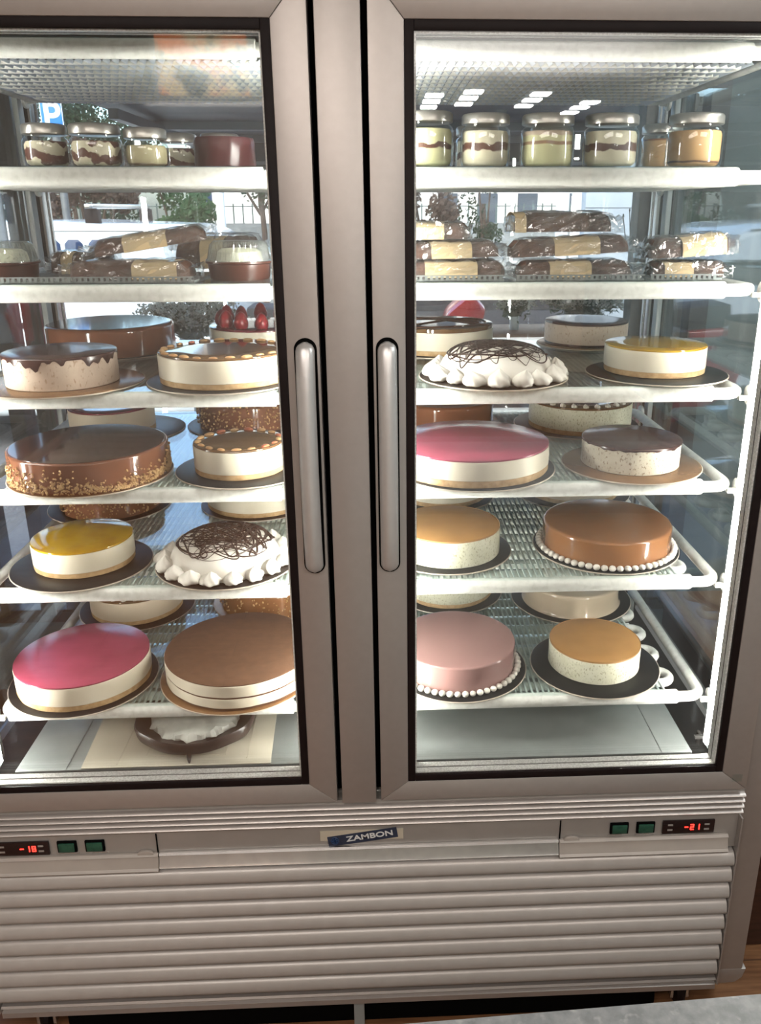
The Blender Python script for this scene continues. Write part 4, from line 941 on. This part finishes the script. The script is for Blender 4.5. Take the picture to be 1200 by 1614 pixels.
# ------------------------------------------------------------------ window shelf with flowers, behind the freezer
pk = thing('window_plank', 'brown wooden plank table behind the freezer holding the white flower pot', 'table', (.78, 1.74, .574))
obj('plank', MB().box(-.46, .38, -.13, .13, 0, .024), 'wood', pk, bevel=.002)
for x in (-.42, .33): obj('plank_leg', MB().box(x-.012, x+.012, -.11, .11, -1.354, 0), 'wood', pk, bevel=.002)
def bouquet(x, y, z, w, h, n, label, pot=(.022, .05), seed=1, spread=1.0):
    t_ = thing('flower_pot', label, 'flowers', (x, y, z))
    rnd = random.Random(seed); pr, ph_ = pot
    obj('pot', MB().lathe([(0.0005, 0), (pr*.85, 0), (pr*.9, .002), (pr, ph_), (pr*.9, ph_), (pr*.85, ph_-.004), (0.0005, ph_-.004)], 24), 'white_paint', t_)
    st = MB(); pt = MB(); lf = MB()
    for i in range(n):
        a = rnd.uniform(0, 2*pi); rr = sqrt(rnd.random())*w; hh = ph_+(h-ph_)*rnd.uniform(.45, 1)*(1-.35*(rr/w)**2)
        c = Vector((rr*cos(a), rr*sin(a)*.6, hh))
        st.tube([(pr*.4*cos(a), pr*.4*sin(a), ph_*.9), (rr*.6*cos(a), rr*.36*sin(a), ph_+(hh-ph_)*.6), c], .0009, 4)
        for k in range(9):
            d = Vector((rnd.gauss(0, 1), rnd.gauss(0, 1), rnd.gauss(0, .8)))*.009
            pt.ball(c+d, .0042, .0042, .003, 5, 4)
        for k in range(3):
            l = c*rnd.uniform(.5, .95)+Vector((rnd.gauss(0, .01), rnd.gauss(0, .01), rnd.gauss(0, .01))); u = Vector((rnd.gauss(0, 1), rnd.gauss(0, 1), rnd.gauss(0, 1))).normalized(); v = u.orthogonal().normalized()
            lf.add([l-u*.012, l+v*.004, l+u*.012, l-v*.004], [(0, 1, 2, 3)])
    obj('stem', st, 'leaf_pot', t_)['kind'] = 'stuff'; obj('blossom', pt, 'petal', t_)['kind'] = 'stuff'; obj('leaf', lf, 'leaf_pot', t_, smooth=False)['kind'] = 'stuff'
    return t_
bouquet(.545, 1.72, .598, .068, .145, 60, 'small white-flowering plant in a white pot on the brown plank', (.018, .048), 3)
bouquet(.80, 1.74, .598, .150, .165, 190, 'wide bunch of white blossoms behind the chocolate-top cake at the right', (.045, .04), 4)
ps_ = thing('plant_stand', 'slim white stand carrying the left bunch of white flowers', 'stand', (-.63, 1.74, FZ-.12))
obj('stand_top', disc(.09, 1.282, 1.30, 40, .002), 'white_paint', ps_); obj('stand_pole', disc(.015, .015, 1.282, 16, .001), 'white_paint', ps_); obj('stand_foot', disc(.11, 0, .015, 40, .002), 'white_paint', ps_)
bouquet(-.63, 1.74, .521, .20, .215, 260, 'large bunch of small white flowers behind the plain chocolate cake', (.045, .05), 5)
tw = thing('twig_vase', 'dry twigs in a slim vase by the pale concrete panel', 'twigs', (1.02, 1.76, .598))
obj('vase', MB().lathe([(0.0005, 0), (.02, 0), (.024, .03), (.012, .08), (.012, .10), (0.0005, .10)], 20), 'concrete', tw)
tm = MB(); rnd = random.Random(8)
for i in range(8):
    x = -.09+.022*i; tm.tube([(0, 0, .09), (x*.35, 0, .18), (x*.7-.01, 0, .30), (x, 0, .39+.02*sin(i*2))], .0018, 5); tm.ball((x, 0, .395+.02*sin(i*2)), .003, .003, .007, 6, 5)
obj('twig', tm, 'bark', tw)

# ------------------------------------------------------------------ the street
struct('ground', MB().box(-40, 40, Y1+0.15, 70, FZ-.25, FZ-.12), 'asphalt')
aw = thing('window_awning', 'dark blue-grey awning above the shop window behind the jars', 'awning', (0.13, 1.50, 1.10))
obj('awning_sheet', MB().box(-.97, 1.1, 0, 1.5, .23, .25), 'blind', aw, smooth=False)
obj('awning_valance', MB().box(-.97, 1.1, 1.50, 1.515, .02, .27), 'blind', aw, smooth=False)
ab = MB().box(-.97, 1.1, .6, .64, .20, .229).box(-.97, 1.1, 1.2, 1.23, .20, .229).box(-.97, 1.1, 1.49, 1.50, .12, .135)
for x in (-.90, -.35, .3, 1.0): ab.box(x, x+.03, .0, 1.49, .18, .21)
obj('awning_bar', ab, 'blind_bar', aw, smooth=False)
# P sign
sg = thing('parking_sign', 'blue square parking sign with a white P on a grey post', 'sign', (-2.895, 7.0, FZ-.12))
obj('sign_plate', MB().box(-.10, .10, -.004, .004, 2.445, 2.735), 'blue_sign', sg, bevel=.002)
obj('sign_border', MB().box(-.099, -.093, -.0055, -.004, 2.448, 2.732).box(.093, .099, -.0055, -.004, 2.448, 2.732).box(-.099, .099, -.0055, -.004, 2.726, 2.732), 'white_paint', sg, smooth=False)
text_mesh('P', 0.32, 0, 0.0, 2.59, -0.006, 'white_paint', 'letter', sg, ext=.001)
obj('sign_post', disc(.035, 0, 2.72, 16, .002), 'grey_frame', sg, loc=(.0, .045, 0))
# white van with roof bars
vn = thing('white_van', 'white car with roof bars parked outside the left half of the window', 'car', (-2.60, 5.0, FZ-.12))
zr_ = 1.70
prof = [(-2.3, .28), (1.42, .28), (1.50, .45), (1.52, .9), (1.50, 1.25), (1.44, 1.50), (1.32, 1.63), (1.10, 1.68), (.2, 1.715), (-.9, 1.71), (-1.3, 1.62), (-1.8, 1.12), (-2.5, 1.0), (-2.75, .8), (-2.78, .35)]
obj('car_body', MB().prism(prof, 'y', 0, 1.65), 'van', vn, bevel=.05, seg=3)
for a, b in ((.20, .355), (.385, .515), (.555, .72), (-.6, .13)): obj('car_window', MB().prism([(a, 1.36), (b, 1.36), (b, 1.56), (b-.03, 1.59), (a+.03, 1.59), (a, 1.56)], 'y', -.004, .01), 'car_glass', vn, bevel=.003)
obj('car_roof_line', MB().box(-.9, 1.25, -.003, .02, 1.645, 1.650), 'grey_frame', vn, smooth=False)
obj('side_moulding', MB().box(-.4, .58, -.012, .01, .955, 1.0), 'gasket', vn, bevel=.01)
obj('tail_lamp', MB().box(1.36, 1.44, -.003, .05, 1.52, 1.58), 'red_paint', vn, bevel=.01)
for x in (.58, -.52):
    rb_ = obj('roof_bar', MB().box(x-.03, x+.03, .02, 1.6, 1.80, 1.835), 'alu_bright', vn, bevel=.008)
    for yy in (.06, 1.5): obj('bar_foot', MB().box(x-.05, x+.05, yy, yy+.08, 1.69, 1.80), 'gasket', rb_, bevel=.01)
for x in (-1.9, .75):
    wh = obj('wheel', MB().lathe([(0.001, -.09), (.20, -.09), (.31, -.08), (.33, -.04), (.33, .04), (.31, .08), (.20, .09), (0.001, .09)], 36), 'rubber', vn)
    wh.data.transform(Matrix.Translation((x, .12, .33)) @ Matrix.Rotation(pi/2, 4, 'X'))
# scooter and dark car outside the right door
sc_ = thing('red_scooter', 'red and black scooter parked outside behind the marbled cake', 'scooter', (.10, 3.9, FZ-.12))
for x in (-.55, .55):
    wh = obj('wheel', MB().lathe([(0.16, -.05), (.25, -.05), (.29, 0), (.25, .05), (.16, .05)], 32), 'rubber', sc_); wh.data.transform(Matrix.Translation((x, 0, .29)) @ Matrix.Rotation(pi/2, 4, 'X'))
obj('scooter_body', MB().prism([(-.75, .55), (-.35, .35), (.1, .32), (.35, .45), (.50, 1.00), (.42, 1.08), (.30, .98), (.22, .60), (-.05, .58), (-.15, .86), (-.68, .90), (-.82, .80)], 'y', -.13, .13), 'red_paint', sc_, bevel=.03)
obj('seat', MB().prism([(-.70, .90), (-.14, .86), (-.10, .95), (-.40, 1.0), (-.70, 1.02)], 'y', -.12, .12), 'rubber', sc_, bevel=.03)
obj('handlebar', MB().tube([(.42, -.30, 1.15), (.45, -.1, 1.10), (.45, .1, 1.10), (.42, .30, 1.15)], .016, 8).tube([(.45, 0, 1.1), (.55, 0, .35)], .025, 8), 'rubber', sc_)
M['car_dark'] = P('dark_car_paint', (0.05, 0.05, 0.055), rough=0.3, coat=0.4)
sc_.scale = (1.22, 1.22, 1.22)
dc = thing('dark_car', 'dark grey car parked outside beyond the red scooter', 'car', (.2, 5.6, FZ-.12))
obj('car_body', MB().prism([(-1.0, .3), (2.9, .3), (2.95, .8), (2.6, .95), (2.2, 1.0), (1.6, 1.25), (.2, 1.27), (-.6, 1.0), (-1.02, .85)], 'y', 0, 1.6), 'car_dark', dc, bevel=.05)
obj('car_window', MB().prism([(-.4, 1.0), (2.0, 1.0), (1.55, 1.2), (.25, 1.22)], 'y', -.004, .01), 'rubber', dc, smooth=False)
for x in (-.3, 2.2):
    wh = obj('wheel', MB().lathe([(0.001, -.08), (.30, -.08), (.32, 0), (.30, .08), (0.001, .08)], 28), 'rubber', dc); wh.data.transform(Matrix.Translation((x, .1, .32)) @ Matrix.Rotation(pi/2, 4, 'X'))
# concrete panel right
cp = thing('concrete_panel', 'pale grey concrete panel outside at the right of the window', 'wall panel', (1.55, 4.3, FZ-.12))
obj('panel_face', MB().box(-.145, .35, 0, .12, 0, 2.6), 'concrete', cp, bevel=.004)
pj = MB()
for z in (1.2, 1.62, 1.80, 1.92): pj.box(-.145, .35, -.002, .001, z, z+.004)
obj('panel_joint', pj, 'grey_frame', cp, smooth=False)
# poles
tag(obj('street_pole', disc(.035, 0, 2.9, 14, .002), 'white_paint', loc=(-1.50, 7.4, FZ-.12)), 'pale street pole in front of the white house', 'pole')
cl = 0
for x in (1.62, 1.75):
    tag(obj('white_column', disc(.055, 0, 2.6, 20, .004), 'white_paint', loc=(x, 6, FZ-.12)), 'white round column outside left of the concrete panel, ' + ('the left one' if cl == 0 else 'the right one'), 'column', 'white columns'); cl += 1
# street wall, fence, house, buildings
tag(obj('street_wall', MB().box(-9, 5, 12.5, 12.7, FZ-.12, .80), 'stone_wall', smooth=False), 'low grey stone wall across the street', 'wall')
fe = thing('street_fence', 'thin dark picket fence on the wall across the street', 'fence', (-2, 12.6, .80))
fm = MB()
for i in range(90): fm.box(-7+i*.15, -6.98+i*.15, -.01, .01, 0, .30)
obj('picket_panel', fm.box(-7, 6.4, -.015, .015, .25, .265), 'fence', fe, smooth=False)
hs = thing('white_house', 'white plastered house across the street', 'house', (-3.1, 18, FZ-.12))
obj('house_wall', MB().box(-.95, 2.6, 0, 4, 0, 4.5), 'house', hs, smooth=False)
obj('roof', MB().prism([(-1.2, 4.5), (2.9, 4.5), (.5, 5.8)], 'y', -.3, 4.3), 'wood', hs, smooth=False)
for x in (-.62, .9): obj('house_window', MB().box(x, x+.14, -.02, .05, 1.95, 2.25), 'car_glass', hs, smooth=False)
bl = thing('grey_building', 'pale building with windows and balconies across the street, seen through the right door', 'building', (3.0, 13.8, FZ-.12))
obj('building_wall', MB().box(-2.2, 3.6, 0, 4, 0, 6), 'house', bl, smooth=False)
for x in (-1.9, -1.2, -.5, .3, 1.0, 1.7, 2.4):
    for z in (1.3, 2.6): obj('building_window', MB().box(x, x+.34, -.03, .05, z, z+.75), 'blind', bl, smooth=False)
obj('balcony_rail', MB().box(-2.2, 3.6, -.4, -.37, 1.15, 1.2).box(-2.2, 3.6, -.4, -.37, 2.3, 2.35), 'white_paint', bl, smooth=False)
def tree(x, y, base_z, h, w, mat, label, n=2600, seed=1, trunk=True):
    t_ = thing('street_tree', label, 'tree', (x, y, base_z), 0, None); rnd = random.Random(seed)
    bl_ = [(Vector((rnd.uniform(-.7, .7)*w, rnd.uniform(-.5, .5)*w, h*rnd.uniform(.45, .85))), rnd.uniform(.28, .5)*w) for _ in range(9)]
    mb = MB()
    for i in range(n):
        c, r = rnd.choice(bl_); d = Vector((rnd.gauss(0, 1), rnd.gauss(0, 1), rnd.gauss(0, 1))).normalized()*r*(rnd.random()**.35)
        p = c+d; u = Vector((rnd.gauss(0, 1), rnd.gauss(0, 1), rnd.gauss(0, 1))).normalized(); v = u.orthogonal().normalized(); s = rnd.uniform(.018, .042)
        mb.add([p-u*s, p+v*s*.6, p+u*s, p-v*s*.6], [(0, 1, 2, 3)])
    o = obj('crown', mb, mat, t_, smooth=False); o['kind'] = 'stuff'
    tk = MB().tube([(0, 0, 0), (.04, 0, h*.3), (-.03, 0, h*.6)], [.05, .04, .025], 8)
    for k in range(5): tk.tube([(0, 0, h*.35), tuple(bl_[k][0])], [.025, .008], 6)
    obj('trunk', tk, 'bark', t_)
gz = FZ-.12
tree(-4.95, 11.6, gz, 3.3, 1.0, 'leaf', 'green tree at the far left behind the roof bar', 6000, 1)
tree(-3.25, 8.7, gz, 3.1, 0.62, 'leaf_red', 'reddish-brown leafed tree behind the white car', 4200, 2)
tree(-3.45, 10.3, gz, 3.5, 0.8, 'leaf', 'dark green tree in the middle behind the white car', 5200, 3)
tree(-2.25, 9.0, gz, 2.62, 0.42, 'leaf_bright', 'round bright green bush beside the white house', 2400, 4)
tree(-1.65, 11.4, gz, 4.9, 0.85, 'leaf', 'dark green tree in front of the white house at the right', 3600, 5)
tree(-5.3, 14.2, gz, 5.2, 1.3, 'leaf', 'tall green tree behind the parking sign', 5200, 8)
tree(.62, 8.1, gz, 2.7, 0.45, 'leaf_red', 'reddish shrub seen at the left edge of the right door', 2400, 6)
tree(1.45, 9.9, gz, 3.1, 0.5, 'leaf', 'thin green tree in front of the pale building', 900, 7)
